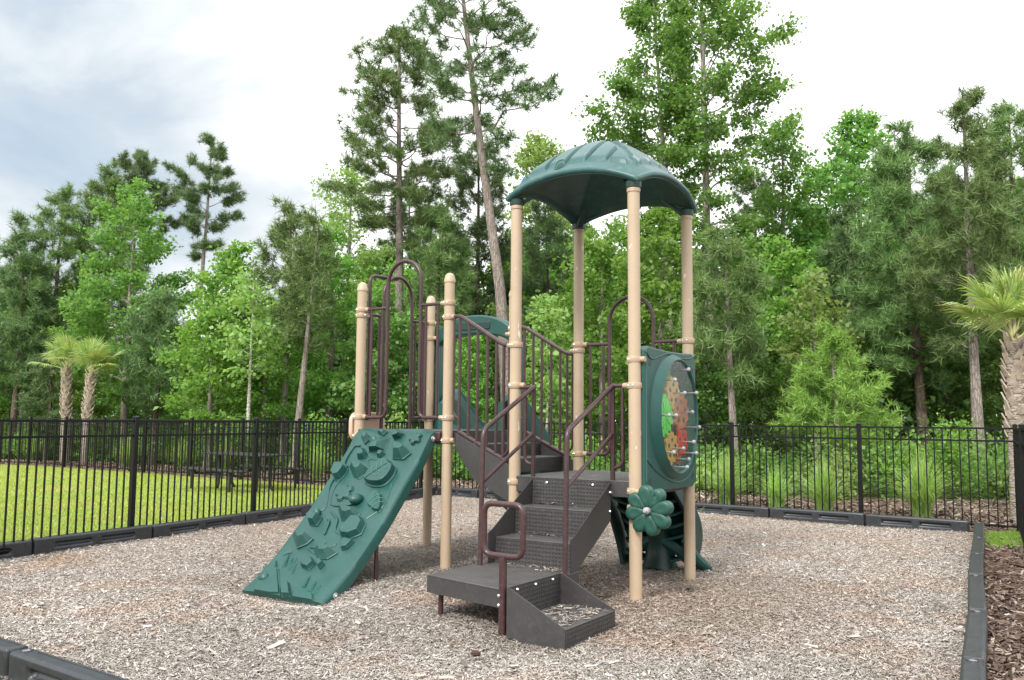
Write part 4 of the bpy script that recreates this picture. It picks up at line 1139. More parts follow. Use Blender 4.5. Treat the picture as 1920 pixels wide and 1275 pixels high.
m = MB(); m.add(v, f); m.build('slide_bed', M['green'], SL, ang=50)
m = MB()
for sg in (-1, 1): m.tube([(sx + sg * .44, y, z + .57) for y, z in SQ[9:22]], .034, 10)
m.build('slide_edge', M['green'], SL)
for x in (-.25, .25):
    m = MB(); m.cyl((sx + x, 3.4, -.1), (sx + x, 3.4, .16), .025, n=10); m.build('slide_leg', M['brown'], SL)
# hood arch
hx0, hx1, hyy = sx - .57, sx + .62, UY + S + .09
oc = [(hx0, 1.25), (hx0, 2.0), (hx0, 2.42)] + [(sx - .60 * math.cos(t), 2.46 + .30 * math.sin(t)) for t in np.linspace(.15, PI - .15, 15)] + [(hx1, 2.42), (hx1, 2.0), (hx1, 1.25)]
ic = [(hx0 + .08, 1.25), (hx0 + .08, 1.9), (hx0 + .08, 2.36)] + [(sx - .52 * math.cos(t), 2.40 + .13 * math.sin(t)) for t in np.linspace(.15, PI - .15, 15)] + [(hx1 - .08, 2.36), (hx1 - .08, 1.9), (hx1 - .08, 1.25)]
n = len(oc); v = []
for y in (hyy - .05, hyy + .12):
    v += [(x, y, z) for x, z in oc] + [(x, y, z) for x, z in ic]
f = []
for i in range(n - 1):
    f += [(i, i + 1, n + i + 1, n + i), (2 * n + i, 3 * n + i, 3 * n + i + 1, 2 * n + i + 1), (i, 2 * n + i, 2 * n + i + 1, i + 1), (n + i, n + i + 1, 3 * n + i + 1, 3 * n + i)]
f += [(0, n, 3 * n, 2 * n), (n - 1, 2 * n - 1, 4 * n - 1, 3 * n - 1)]
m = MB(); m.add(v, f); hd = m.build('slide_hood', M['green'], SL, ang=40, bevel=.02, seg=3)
m = MB(); m.box((sx, hyy - .055, 2.625), (.5, .012, .09)); m.build('hood_recess', M['dark_green'], hd, bevel=.02)
for sg in (-1, 1):
    m = MB(); poly = [(sx + sg * .36, hyy + .02, 1.40), (sx + sg * .36, hyy + .02, 1.70), (sx + sg * .36, hyy + .10, 1.78), (sx + sg * .36, hyy + .22, 1.74), (sx + sg * .36, hyy + .45, 1.45), (sx + sg * .36, hyy + .45, 1.20), (sx + sg * .36, hyy + .02, 1.25)]
    m.prism(poly, (sg * .06, 0, 0)); m.build('slide_wing', M['green'], SL, bevel=.02, seg=3)

# ---- beige play panel and stepping pod on the left side
m = MB(); poly = [(P1[0] - .10, y, z) for y, z in bend([(.23, 1.27, 0), (.78, 1.27, 0), (.78, 1.585, 0), (.23, 1.585, 0), (.23, 1.27, 0)], .1, 5) for y, z in [(y, z)]] if False else None
rr = []
for (cy_, cz_), a0 in (((.33, 1.37), PI), ((.68, 1.37), 1.5 * PI), ((.68, 1.485), 0), ((.33, 1.485), .5 * PI)):
    for j in range(6):
        t = a0 + j / 5 * PI / 2; rr.append((P1[0] - .11, cy_ + .10 * math.cos(t), cz_ + .10 * math.sin(t)))
m.prism(rr, (.05, 0, 0)); m.build('play_panel', M['beige'], PS, bevel=.012, seg=3)
SPD = empty('stepping_pod', tuple(to_world([(-3.70, .70)])[0]) + (0,), TH)
m = MB(); m.cyl((0, 0, -.1), (0, 0, .30), .035, n=14); m.build('pod_pole', M['brown'], SPD)
m = MB(); m.lathe([(.04, .18), (.10, .22), (.155, .30), (.17, .37), (.165, .385), (.12, .39), (.001, .392)], n=24); m.build('pod_top', M['plate'], SPD)
m = MB()
for z in (.05, .10, .15): m.ball((.045, -.02, z), .02, 8)
m.build('pod_chain', M['plate'], SPD)
lab(SPD, 'small dark stepping pod on a short post behind the rock wall', 'stepping pod')

# ---- bits on the ground
c = MB(); c.ball((0, 0, .02), 1, 10, (.03, .022, .02)); c.ball((.02, .01, .012), 1, 8, (.016, .02, .014))
o = c.build('dirt_clod', M['lump'], None); o.location = (-.215, 5.72, .01); lab(o, 'small reddish brown clod on the chips by the hand loop post', 'clod')
for loc, s, t in (((4.33, 7.25, .015), 1.0, 'crumpled white paper scrap on the dark bark at the right'), ((3.92, 7.05, .012), .45, 'tiny white paper scrap close to the right border timbers')):
    c = MB(); r_ = random.Random(3); v = []; f = []
    for i in range(5):
        for j in range(3): v.append(((i - 2) * .05 * s + r_.uniform(-.01, .01), (j - 1) * .035 * s + r_.uniform(-.01, .01), r_.uniform(0, .03) * s))
    for i in range(4):
        for j in range(2): f.append((i * 3 + j, i * 3 + 3 + j, i * 3 + 4 + j, i * 3 + 1 + j))
    c.add(v, f); o = c.build('paper_scrap', M['paper'], None, fix=False); sm = o.modifiers.new('thickness', 'SOLIDIFY'); sm.thickness = .003
    o.location = loc; o.rotation_euler = (0, 0, .4); lab(o, t, 'litter')
# ------------------------------------------------------------------ vegetation
FPX = 1640.4
def Xat(px, Z): return (px - 960) * Z / FPX
def zat(px, y, Z): return 1.5 + Z * math.tan(.0926 + math.atan((637.5 - y + .00884 * (px - 960)) / FPX))
def unit(v): return v / (np.linalg.norm(v, axis=-1, keepdims=True) + 1e-9)

class TreeBuf:
    """collects tubes as numpy rings (trunk and limbs)"""
    def __init__(s): s.V = []; s.F = []; s.n = 0
    def tube(s, P, R, n):
        P = np.asarray(P, float); m = len(P)
        T = np.gradient(P, axis=0); T = unit(T)
        ref = np.where(np.abs(T[:, 2:3]) > .9, np.array([[1., 0, 0]]), np.array([[0, 0, 1.]]))
        U = unit(np.cross(T, ref)); W = np.cross(T, U)
        a = np.linspace(0, 2 * PI, n, endpoint=False)
        ring = P[:, None] + (U[:, None] * np.cos(a)[None, :, None] + W[:, None] * np.sin(a)[None, :, None]) * np.asarray(R)[:, None, None]
        s.V.append(ring.reshape(-1, 3))
        i = np.arange(m - 1)[:, None] * n; k = np.arange(n)[None]; k2 = (k + 1) % n
        s.F.append((np.stack([i + k, i + k2, i + n + k2, i + n + k], -1) + s.n).reshape(-1, 4))
        s.n += m * n
    def mesh(s, name):
        V = np.vstack(s.V); F = np.vstack(s.F)
        return np_mesh(name, V, F, np.full(len(F), 4), True)

def skeleton(rng, trunk, r0, rows, nprim, elev, nsec, curl, buf, sec_len=.42, thick=1.0, dead=0):
    """rows: (z, left radius, right radius) of the crown. Returns twig points and directions."""
    trunk = np.asarray(trunk, float)
    tz = trunk[:, 2]; H = tz[-1]
    rad = r0 * (1 - .86 * (tz / H) ** .85)
    tt = np.linspace(0, 1, 20) * H
    TP_ = np.stack([np.interp(tt, tz, trunk[:, 0]), np.interp(tt, tz, trunk[:, 1]), tt], 1)
    wob = rng.normal(0, .012 * H / 20, (20, 2)); wob[0] = 0; TP_[:, :2] += np.cumsum(wob, 0) * .35
    rr = np.interp(tt, tz, rad); rr[0] *= 1.35
    TP2 = TP_.copy(); TP2[0, 2] = -.25
    buf.tube(TP2, rr, 9)
    zs = np.array([r[0] for r in rows]); ls = np.array([r[1] for r in rows]); rs = np.array([r[2] for r in rows])
    o = np.argsort(zs); zs, ls, rs = zs[o], ls[o], rs[o]
    # pick branch heights in proportion to the crown's width
    zz = np.linspace(zs[0], zs[-1], 200); wgt = np.interp(zz, zs, ls + rs) + .15 * (ls.max() + rs.max()); cdf = np.cumsum(wgt); cdf /= cdf[-1]
    P = []; D = []
    az = rng.uniform(0, 2 * PI)
    for i in range(nprim):
        h = np.interp((i + rng.uniform(.2, .8)) / nprim, cdf, zz)
        az += 2.39996 + rng.normal(0, .35)
        c = math.cos(az)
        t = (c + 1) / 2
        el = math.radians(elev[0] + (elev[1] - elev[0]) * (h - zs[0]) / (zs[-1] - zs[0] + 1e-6) + rng.normal(0, 7))
        # the branch reaches the outline at its tip height
        reach0 = np.interp(h, zs, ls) * (1 - t) + np.interp(h, zs, rs) * t
        ht = h + math.sin(el) * reach0 * .8
        Lr = (np.interp(ht, zs, ls) * (1 - t) + np.interp(ht, zs, rs) * t) * rng.uniform(.72, 1.08)
        Lr = max(Lr, .25)
        hb = min(h - Lr * math.sin(el) * .25, H * .985)
        hb = max(hb, .2 * zs[0])
        b0 = np.array([np.interp(hb, TP_[:, 2], TP_[:, 0]), np.interp(hb, TP_[:, 2], TP_[:, 1]), hb])
        s = np.linspace(0, 1, 6)
        d = np.array([math.cos(az) * math.cos(el), math.sin(az) * math.cos(el), math.sin(el)])
        pts = b0 + d * (s * Lr / max(math.cos(el), .5))[:, None]
        pts[:, 2] += curl * Lr * (s ** 2 - .35 * s)
        pts[1:] += rng.normal(0, .035 * Lr, (5, 3))
        rb = max(.012, np.interp(hb, tz, rad) * .36 * thick * min(1, Lr / 2.5 + .25))
        buf.tube(pts, rb * (1 - .85 * s), 5)
        if i < dead: continue
        n2 = max(2, int(nsec * (.5 + .5 * Lr / (max(ls.max(), rs.max()) + 1e-6))))
        for k in range(n2):
            q = .28 + .72 * (k + rng.uniform(.1, .9)) / n2
            p = np.array([np.interp(q, s, pts[:, j]) for j in range(3)])
            sg = 1 if k % 2 else -1
            a2 = az + sg * rng.uniform(.45, 1.15); e2_ = el * .5 + rng.normal(.08, .22)
            L2 = sec_len * Lr * (1.15 - .75 * q) * rng.uniform(.7, 1.3) + .22
            d2 = np.array([math.cos(a2) * math.cos(e2_), math.sin(a2) * math.cos(e2_), math.sin(e2_)])
            s2 = np.linspace(0, 1, 4)
            p2 = p + d2 * (s2 * L2)[:, None]; p2[:, 2] += curl * .6 * L2 * s2 ** 2; p2[1:] += rng.normal(0, .04 * L2, (3, 3))
            buf.tube(p2, max(.006, rb * .4) * (1 - .8 * s2), 3)
            m = max(3, int(L2 / .16))
            for u in np.linspace(.3, 1, m):
                P.append([np.interp(u, s2, p2[:, j]) for j in range(3)]); D.append(d2)
        for u in np.linspace(.7, 1, 3):
            P.append([np.interp(u, s, pts[:, j]) for j in range(3)]); D.append(d)
    top = TP_[-1]
    for u in np.linspace(0, 1, 5):
        P.append(top - np.array([0, 0, .9 * u * min(1, H * .1)])); D.append(np.array([0, 0, 1.]))
    return np.array(P), np.array(D)

def leaf_quads(rng, P, D, n, size, spread, up=.55):
    i = rng.integers(0, len(P), n)
    c = P[i] + rng.normal(0, 1, (n, 3)) * np.array([spread, spread, spread * .62])
    t = unit(D[i] * .5 + rng.normal(0, .75, (n, 3)) + np.array([0, 0, -.22]))
    nr = unit(rng.normal(0, 1, (n, 3)) * (1 - up) + np.array([0, 0, up]))
    s = unit(np.cross(t, nr)); nr = np.cross(s, t)
    L_ = (size * np.exp(rng.normal(0, .25, n)))[:, None]
    w_ = L_ * rng.uniform(.34, .5, (n, 1)); f_ = L_ * rng.uniform(.02, .16, (n, 1))
    q = np.stack([c, c + t * L_ * .45 + s * w_ + nr * f_, c + t * L_, c + t * L_ * .45 - s * w_ + nr * f_], 1)
    return q.reshape(-1, 3), 4

def needle_tris(rng, P, D, n, k, size, width, spread):
    i = rng.integers(0, len(P), n)
    c = P[i] + rng.normal(0, spread, (n, 3))
    ax = unit(D[i] * .9 + rng.normal(0, .4, (n, 3)) + np.array([0, 0, .45]))
    c = np.repeat(c, k, 0); ax = np.repeat(ax, k, 0); m = n * k
    d = unit(ax * .55 + unit(rng.normal(0, 1, (m, 3))) * .95)
    s = unit(np.cross(d, rng.normal(0, 1, (m, 3)))) * (width * rng.uniform(.7, 1.3, (m, 1)))
    st = c + ax * rng.uniform(-.10, .06, (m, 1))
    L_ = size * rng.uniform(.65, 1.15, (m, 1))
    return np.stack([st - s, st + s, st + d * L_], 1).reshape(-1, 3), 3

def crown_mesh(V, per):
    n = len(V) // per
    return np_mesh('crown', V, np.arange(n * per), np.full(n, per))

VEG = {
 # kind: elev(bottom, top), nsec, curl, foliage
 'leafy': dict(elev=(18, 62), nsec=7, curl=-.10),
 'pine': dict(elev=(4, 48), nsec=7, curl=.16),
 'tallpine': dict(elev=(-6, 38), nsec=6, curl=.20),
}
def tree(name, label, px, Z, rows, style, leafm, barkm, trunk_px=None, r0=None, seed=0, dens=1.0, size=None, base=0.0, nprim=None, dead=0, group='trees of the wood behind the fences', cat='tree'):
    """rows: (image height of that level, half widths) measured off the tree itself, turned into metres at its distance"""
    rng = np.random.default_rng(seed + int(px * 7) + int(Z * 13))
    k = Z / FPX
    R = [(zat(px, y, Z), l * k, r_ * k) for y, l, r_ in rows]
    H = max(r[0] for r in R)
    if trunk_px:
        tr = [(0 if i == 0 and False else (Xat(x, Z) - Xat(px, Z)), 0, max(0, zat(x, y, Z))) for x, y in trunk_px]
        tr = sorted(tr, key=lambda q: q[2]); tr[0] = (tr[0][0], 0, 0)
        if tr[-1][2] < H: tr.append((tr[-1][0], 0, H))
    else:
        tr = [(0, 0, 0), (rng.normal(0, .1), rng.normal(0, .1), H * .5), (0, 0, H)]
    if r0 is None: r0 = .055 + .0105 * H
    zs = sorted(R)
    area = sum((zs[i + 1][0] - zs[i][0]) * (zs[i][1] + zs[i][2] + zs[i + 1][1] + zs[i + 1][2]) / 2 for i in range(len(zs) - 1))
    vk = VEG[style]
    if nprim is None: nprim = int(np.clip((zs[-1][0] - zs[0][0]) * 5.0, 16, 62))
    buf = TreeBuf()
    P, D = skeleton(rng, tr, r0, R, nprim, vk['elev'], vk['nsec'], vk['curl'], buf, dead=dead)
    if style == 'leafy':
        sz = size or .122
        n = int(np.clip(area * 430 * dens * (.17 / sz) ** 1.7, 1500, 48000)); V, per = leaf_quads(rng, P, D, n, sz, .17)
    else:
        sz = size or .30
        n = int(np.clip(area * 115 * dens, 300, 7000)); V, per = needle_tris(rng, P, D, n, 20, sz, .0115, .10)
    root = empty(name, (Xat(px, Z), Z, base))
    lab(root, label, cat, group)
    link_mesh('trunk', buf.mesh('trunk'), M[barkm], root)
    link_mesh('crown', crown_mesh(V, per), M[leafm], root)
    return root

def again(src, label, px, Z, ytop, rz, wide=1.0, group='trees of the wood behind the fences'):
    """another tree of the same kind: a copy turned and scaled to its own height"""
    c = copy_tree(src)
    H0 = max(v.co.z for v in src.children[0].data.vertices)
    s = zat(px, ytop, Z) / H0
    c.location = (Xat(px, Z), Z, 0); c.rotation_euler = (0, 0, rz); c.scale = (s * wide, s * wide, s)
    lab(c, label, 'tree', group)
    return c

T = {}
# --- tall pines that stand out against the sky
T['lean'] = tree('tall_pine', 'very tall leaning pine whose bare trunk rises between the tan posts', 957, 27, [(-150, 30, 30), (-70, 90, 110), (0, 150, 170), (60, 140, 160), (120, 110, 135), (180, 95, 120), (215, 120, 175), (255, 150, 90), (300, 70, 60), (335, 20, 25)],
    'tallpine', 'needle_dark', 'bark', [(962, 800), (940, 560), (905, 330), (880, 160), (866, 60), (852, -40), (845, -150)], r0=.25, seed=3, dens=.5, nprim=36)
T['big'] = tree('tall_pine', 'broad tall pine left of the leaning pine with its crown hanging over the wood', 742, 31, [(50, 10, 10), (90, 70, 60), (150, 125, 80), (220, 105, 95), (270, 110, 95), (320, 175, 110), (380, 120, 105), (430, 90, 85), (470, 30, 30)],
    'tallpine', 'needle', 'bark', [(748, 800), (745, 500), (738, 250), (735, 50)], r0=.25, seed=5, dens=.72, nprim=42)
T['lone'] = tree('tall_pine', 'lone tall pine with layered crown and bare trunk against the grey blue sky', 372, 46, [(262, 8, 10), (282, 35, 30), (320, 45, 38), (345, 75, 50), (372, 50, 80), (392, 50, 108), (412, 50, 40), (435, 35, 80), (460, 40, 60), (490, 12, 12)],
    'tallpine', 'needle_dark', 'bark', [(366, 800), (370, 560), (376, 400), (380, 262)], r0=.22, seed=8, dens=.85, nprim=20)
T['round'] = tree('tall_pine', 'round topped dark pine poking out behind the light green tree at left', 240, 52, [(287, 15, 12), (302, 50, 40), (330, 62, 62), (370, 45, 90), (410, 62, 100), (445, 40, 40), (520, 30, 30)],
    'tallpine', 'needle_dark', 'bark', r0=.26, seed=9, dens=1.1, nprim=26)
# --- left wood
T['p100'] = tree('pine_tree', 'dark pine with stepped top left of the pale green tree', 100, 36, [(358, 6, 6), (400, 35, 28), (450, 52, 42), (520, 62, 60), (600, 72, 60), (690, 60, 55), (760, 50, 50)], 'pine', 'needle', 'bark_dark', seed=11)
T['p190'] = tree('pine_tree', 'dark pine with a bushy bright tip beside the round topped pine', 190, 38, [(338, 18, 22), (380, 45, 42), (440, 62, 45), (520, 66, 60), (620, 66, 60), (720, 50, 50)], 'pine', 'needle', 'bark_dark', seed=12)
T['p30'] = tree('pine_tree', 'dark pine at the far left edge of the wood', 30, 35, [(420, 10, 18), (470, 40, 32), (540, 52, 45), (640, 62, 55), (740, 55, 45)], 'pine', 'needle_dark', 'bark_dark', seed=13)
T['d240'] = tree('leafy_tree', 'large pale green broad tree rising behind the two palms', 238, 32, [(345, 8, 8), (380, 42, 40), (430, 72, 72), (500, 85, 98), (570, 102, 112), (640, 112, 110), (700, 104, 104), (765, 84, 84)], 'leafy', 'leaf_mid', 'bark_grey', seed=14, dens=.85)
T['d430'] = tree('leafy_tree', 'fresh green tree with a ragged top right of the lone pine', 430, 29, [(468, 8, 8), (510, 52, 42), (560, 74, 62), (640, 84, 74), (720, 84, 74), (790, 60, 60)], 'leafy', 'leaf_bright', 'bark_grey', seed=15)
T['p537'] = tree('pine_tree', 'slim young pine with a spiky top above the picnic table', 537, 28, [(385, 5, 5), (420, 26, 22), (470, 48, 46), (520, 62, 52), (580, 52, 52), (650, 30, 40)], 'pine', 'needle', 'bark', [(535, 800), (537, 385)], seed=16, dens=.9)
T['p585'] = tree('pine_tree', 'slender pine leaning right with a thin bare trunk above the rock wall', 575, 26, [(418, 6, 6), (450, 26, 30), (510, 46, 42), (580, 50, 52), (650, 36, 40)], 'pine', 'needle', 'bark', [(556, 800), (575, 620), (590, 418)], seed=17, dens=.85)
T['d650'] = tree('leafy_tree', 'airy pale tree behind the broad pine with sky showing through it', 650, 39, [(318, 12, 10), (360, 52, 42), (420, 64, 72), (500, 92, 92), (600, 92, 92), (710, 80, 80)], 'leafy', 'leaf_soft', 'bark_grey', seed=18, dens=.55)
T['d610'] = tree('leafy_tree', 'bright green tree filling the gap between slender pine and left tan post', 615, 30, [(450, 10, 10), (520, 52, 50), (600, 72, 70), (680, 82, 80), (760, 70, 70)], 'leafy', 'leaf_bright', 'bark_grey', seed=19)
T['p290'] = tree('pine_tree', 'short dense dark pine right of the two palms', 292, 30, [(555, 10, 10), (610, 42, 40), (680, 52, 55), (740, 54, 50), (775, 20, 20)], 'pine', 'needle_dark', 'bark_dark', seed=20, dens=1.3)
T['d400'] = tree('leafy_tree', 'low bright green tree right of the short dark pine', 395, 27, [(585, 10, 10), (640, 52, 50), (700, 74, 70), (770, 62, 60), (820, 40, 40)], 'leafy', 'leaf_bright', 'bark_grey', seed=21)
T['birch'] = tree('pale_trunk_tree', 'thin tree with a pale straight trunk above the middle of the left fence', 470, 26, [(530, 10, 10), (590, 42, 45), (660, 52, 50), (710, 30, 30)], 'leafy', 'leaf_soft', 'bark_pale', [(468, 810), (470, 530)], r0=.075, seed=22, dens=.55)
T['d40'] = tree('leafy_tree', 'soft green tree at the lower left of the wood', 40, 37, [(560, 20, 20), (620, 62, 60), (700, 74, 70), (780, 62, 60)], 'leafy', 'leaf_mid', 'bark_grey', seed=23)
T['cedar'] = tree('cedar_tree', 'narrow dark cedar left of the two palms', 95, 33, [(640, 4, 4), (690, 25, 25), (760, 40, 40), (825, 40, 40)], 'pine', 'needle_dark', 'bark_dark', seed=24, dens=1.6, size=.16)
# --- behind the tower
T['p895'] = tree('pine_tree', 'tall dark pine just left of the leaning trunk', 893, 36, [(268, 6, 6), (330, 42, 42), (400, 62, 58), (500, 72, 66), (600, 82, 80), (700, 72, 62), (760, 50, 50)], 'pine', 'needle_dark', 'bark_dark', seed=25)
T['p825'] = tree('pine_tree', 'bushy dark pine between broad pine and leaning trunk', 822, 30, [(400, 10, 10), (470, 52, 50), (560, 64, 62), (660, 64, 62), (730, 44, 40)], 'pine', 'needle', 'bark_dark', seed=26)
T['cyp'] = tree('leafy_tree', 'upright feathery pale tree peeking over the left of the roof', 1008, 41, [(258, 8, 8), (290, 36, 50), (340, 52, 62), (420, 54, 62), (540, 62, 60)], 'leafy', 'leaf_soft', 'bark_grey', seed=27, dens=.8, size=.15)
T['p1020'] = tree('pine_tree', 'dark pine seen under the roof between its left posts', 1022, 34, [(390, 20, 20), (480, 52, 50), (560, 62, 60), (670, 62, 60), (740, 40, 40)], 'pine', 'needle_dark', 'bark_dark', seed=28)
T['gumA'] = tree('sweetgum_tree', 'tall open leafy tree right above the roof, the left of two', 1232, 31, [(-40, 25, 25), (20, 52, 52), (80, 74, 62), (140, 96, 62), (200, 104, 62), (250, 146, 72), (300, 126, 72), (350, 66, 62), (430, 50, 50)], 'leafy', 'leaf_mid', 'bark_grey', [(1258, 800), (1255, 420), (1240, 150), (1228, -40)], r0=.2, seed=29, dens=1.0)
T['gumB'] = tree('sweetgum_tree', 'tallest leafy tree at upper right with long limbs against white sky', 1330, 29, [(-80, 20, 20), (0, 62, 82), (60, 62, 132), (110, 62, 160), (170, 62, 125), (230, 62, 145), (280, 62, 105), (330, 62, 95), (400, 72, 85), (490, 72, 75)], 'leafy', 'leaf_mid', 'bark_grey', [(1332, 800), (1330, 300), (1325, -80)], r0=.24, seed=30, dens=.85)
T['d1250'] = tree('leafy_tree', 'bright leafy tree seen between the right posts under the roof', 1250, 25, [(400, 20, 20), (450, 60, 60), (520, 72, 70), (620, 82, 72), (730, 72, 70), (800, 40, 40)], 'leafy', 'leaf_bright', 'bark_grey', seed=31)
T['d1130'] = tree('leafy_tree', 'leafy tree framed by the middle and right roof posts', 1130, 27, [(460, 30, 30), (520, 62, 52), (600, 64, 62), (700, 64, 62), (790, 40, 40)], 'leafy', 'leaf_bright', 'bark_grey', seed=32)
T['sap'] = tree('sapling', 'slim pale sapling in front of the wood seen above the sloping rail', 1022, 24, [(572, 4, 4), (610, 20, 20), (660, 32, 32), (720, 36, 36), (790, 30, 30)], 'leafy', 'leaf_soft', 'bark_pale', r0=.05, seed=33, dens=1.2)
T['d700'] = tree('leafy_tree', 'leafy tree low behind the arch guard rails', 705, 27, [(560, 10, 10), (620, 60, 60), (700, 72, 70), (790, 62, 60)], 'leafy', 'leaf_dark', 'bark_grey', seed=34)
# --- right wood
T['d1480'] = tree('leafy_tree', 'spreading green tree with sky around it right of the tallest tree', 1478, 33, [(240, 10, 32), (270, 42, 52), (320, 52, 52), (400, 62, 52), (490, 62, 52), (600, 50, 50)], 'leafy', 'leaf_mid', 'bark_grey', seed=35, dens=.75)
T['p1420'] = tree('pine_tree', 'thin dark pine far behind, right of the tallest leafy tree', 1420, 47, [(322, 10, 10), (360, 42, 32), (420, 42, 42), (500, 42, 42), (600, 36, 36)], 'pine', 'needle_dark', 'bark_dark', seed=36)
T['d1625'] = tree('leafy_tree', 'broad grey green tree topping the right side of the wood', 1625, 32, [(210, 12, 10), (240, 42, 32), (290, 92, 62), (350, 132, 82), (420, 152, 92), (500, 132, 102), (590, 112, 112), (700, 100, 100)], 'leafy', 'leaf_mid', 'bark_grey', seed=37, dens=.85, size=.15)
T['p1715'] = tree('pine_tree', 'large pine with a dark straight trunk left of the right palm', 1715, 26, [(250, 22, 20), (300, 62, 60), (380, 92, 82), (450, 114, 102), (520, 132, 104), (600, 134, 112), (680, 114, 102), (735, 30, 30)], 'pine', 'needle', 'bark_dark', [(1733, 850), (1722, 690), (1715, 250)], r0=.19, seed=38, dens=.95)
T['p1826'] = tree('pine_tree', 'spindly topped pine whose bare trunk shows right beside the right palm', 1826, 23, [(172, 6, 6), (200, 22, 26), (250, 28, 36), (340, 72, 62), (420, 92, 82), (500, 112, 92), (580, 112, 92), (650, 60, 50)], 'pine', 'needle', 'bark', [(1832, 890), (1828, 640), (1826, 172)], r0=.17, seed=39, dens=.8)
T['p1905'] = tree('pine_tree', 'dense pine cut by the right edge of the photo', 1915, 27, [(212, 20, 20), (260, 54, 60), (350, 84, 80), (450, 92, 90), (550, 102, 100), (660, 92, 90), (740, 40, 40)], 'pine', 'needle', 'bark_dark', seed=40)
T['bright'] = tree('young_pine', 'small bright green bushy pine just behind the right fence', 1560, 19.5, [(640, 5, 5), (680, 32, 32), (720, 62, 60), (760, 86, 90), (800, 92, 102), (835, 50, 50)], 'pine', 'needle_bright', 'bark', seed=41, dens=2.2, size=.2)
T['p1365'] = tree('young_pine', 'young green pine right of the gear panel', 1362, 21.5, [(440, 7, 7), (480, 36, 32), (540, 56, 60), (600, 66, 66), (660, 62, 70), (715, 35, 35)], 'pine', 'needle', 'bark', [(1378, 860), (1370, 700), (1362, 440)], seed=42, dens=1.1)
T['d1470'] = tree('leafy_tree', 'pale leafy tree between young green pine and small bright pine', 1472, 26, [(465, 10, 10), (540, 62, 60), (620, 72, 62), (710, 62, 60), (790, 40, 40)], 'leafy', 'leaf_bright', 'bark_grey', seed=43)
T['p1600'] = tree('pine_tree', 'dark pine standing behind the small bright pine', 1598, 30, [(400, 10, 10), (500, 62, 60), (600, 74, 72), (710, 62, 60), (780, 40, 40)], 'pine', 'needle_dark', 'bark_dark', seed=44)
T['d1540'] = tree('leafy_tree', 'loose pale leafy tree rising left behind the small bright pine', 1530, 24, [(535, 10, 10), (600, 50, 50), (660, 60, 60), (740, 50, 50)], 'leafy', 'leaf_soft', 'bark_grey', seed=45, dens=.7)
T['d1660'] = tree('leafy_tree', 'dark leafy tree low behind the large right pine', 1665, 28, [(560, 20, 20), (640, 62, 60), (730, 72, 70), (820, 60, 60)], 'leafy', 'leaf_dark', 'bark_dark', seed=46)
# --- more of the same wood, further back and in the gaps
again(T['d430'], 'leafy tree behind the two palms, lower than the pale green tree', 165, 34, 560, 1.0)
again(T['d40'], 'leafy tree past the left edge behind the far fence', -60, 38, 560, 2.0)
again(T['p100'], 'pine standing past the left edge of the photo', -50, 38, 400, 2.5)
again(T['d400'], 'leafy tree directly behind the picnic table', 500, 28, 600, 2.2)
again(T['d610'], 'leafy tree behind the pale thin trunk', 470, 33, 560, 3.0)
again(T['d700'], 'shady leafy tree behind the tan post left of the slide hood', 775, 29, 560, 1.2)
again(T['d1130'], 'leafy tree seen through the slide hood', 880, 27, 600, .7)
again(T['d700'], 'shady leafy tree behind the leaning trunk', 950, 29, 560, 3.4)
again(T['d1250'], 'leafy tree behind the middle roof post', 1075, 30, 520, 2.4)
again(T['d700'], 'shady leafy tree right behind the gear panel', 1310, 26, 600, 4.4)
again(T['d1660'], 'dark leafy tree behind the young green pine', 1400, 27, 560, 2.0)
again(T['d1660'], 'dark leafy tree behind the bare pine trunk at right', 1780, 27, 570, 3.6)
again(T['d1660'], 'dark leafy tree behind the right palm', 1880, 25, 600, 5.0)
again(T['p1600'], 'dark pine between the two large right pines', 1775, 30, 330, 1.4)
again(T['p825'], 'dark pine behind the pale leafy tree right of the tower', 1460, 36, 430, 2.7)
again(T['p825'], 'dark pine behind the right roof posts', 1220, 38, 420, 1.1)
again(T['p895'], 'dark pine behind the broad pine', 760, 40, 330, 2.0)
again(T['p290'], 'dense dark pine low behind the left arch rail', 655, 33, 560, 1.7)
again(T['p537'], 'slim pine far right behind the spindly topped pine', 1880, 34, 280, 1.2)
again(T['d1480'], 'green tree past the right edge of the photo', 2000, 30, 330, 3.3)
again(T['p1600'], 'pine filling the gap right of the broad grey green tree', 1800, 33, 300, 4.1)
again(T['d1480'], 'leafy tree between tallest leafy tree and broad grey green tree, further back', 1545, 40, 300, 2.1)
again(T['d1660'], 'dark leafy tree between young green pine and gear panel, low and further back', 1425, 24.5, 640, 5.3)
k_ = 0
for px, Z, yt, src in ((-20, 46, 520, 'd40'), (110, 44, 520, 'd430'), (330, 44, 600, 'd40'), (560, 46, 540, 'd610'), (700, 48, 470, 'd430'), (820, 46, 440, 'd1250'), (960, 48, 440, 'd1130'), (1090, 46, 400, 'd1250'), (1180, 50, 420, 'd610'), (1330, 48, 470, 'd430'), (1530, 46, 380, 'd1480'), (1680, 48, 340, 'd1250'), (1800, 46, 360, 'd1130'), (1930, 44, 330, 'd430')):
    again(T[src], 'background tree filling in the far depth of the wood, mostly hidden', px, Z, yt, k_ * 1.3 + .4, group='hidden trees deep in the wood'); k_ += 1
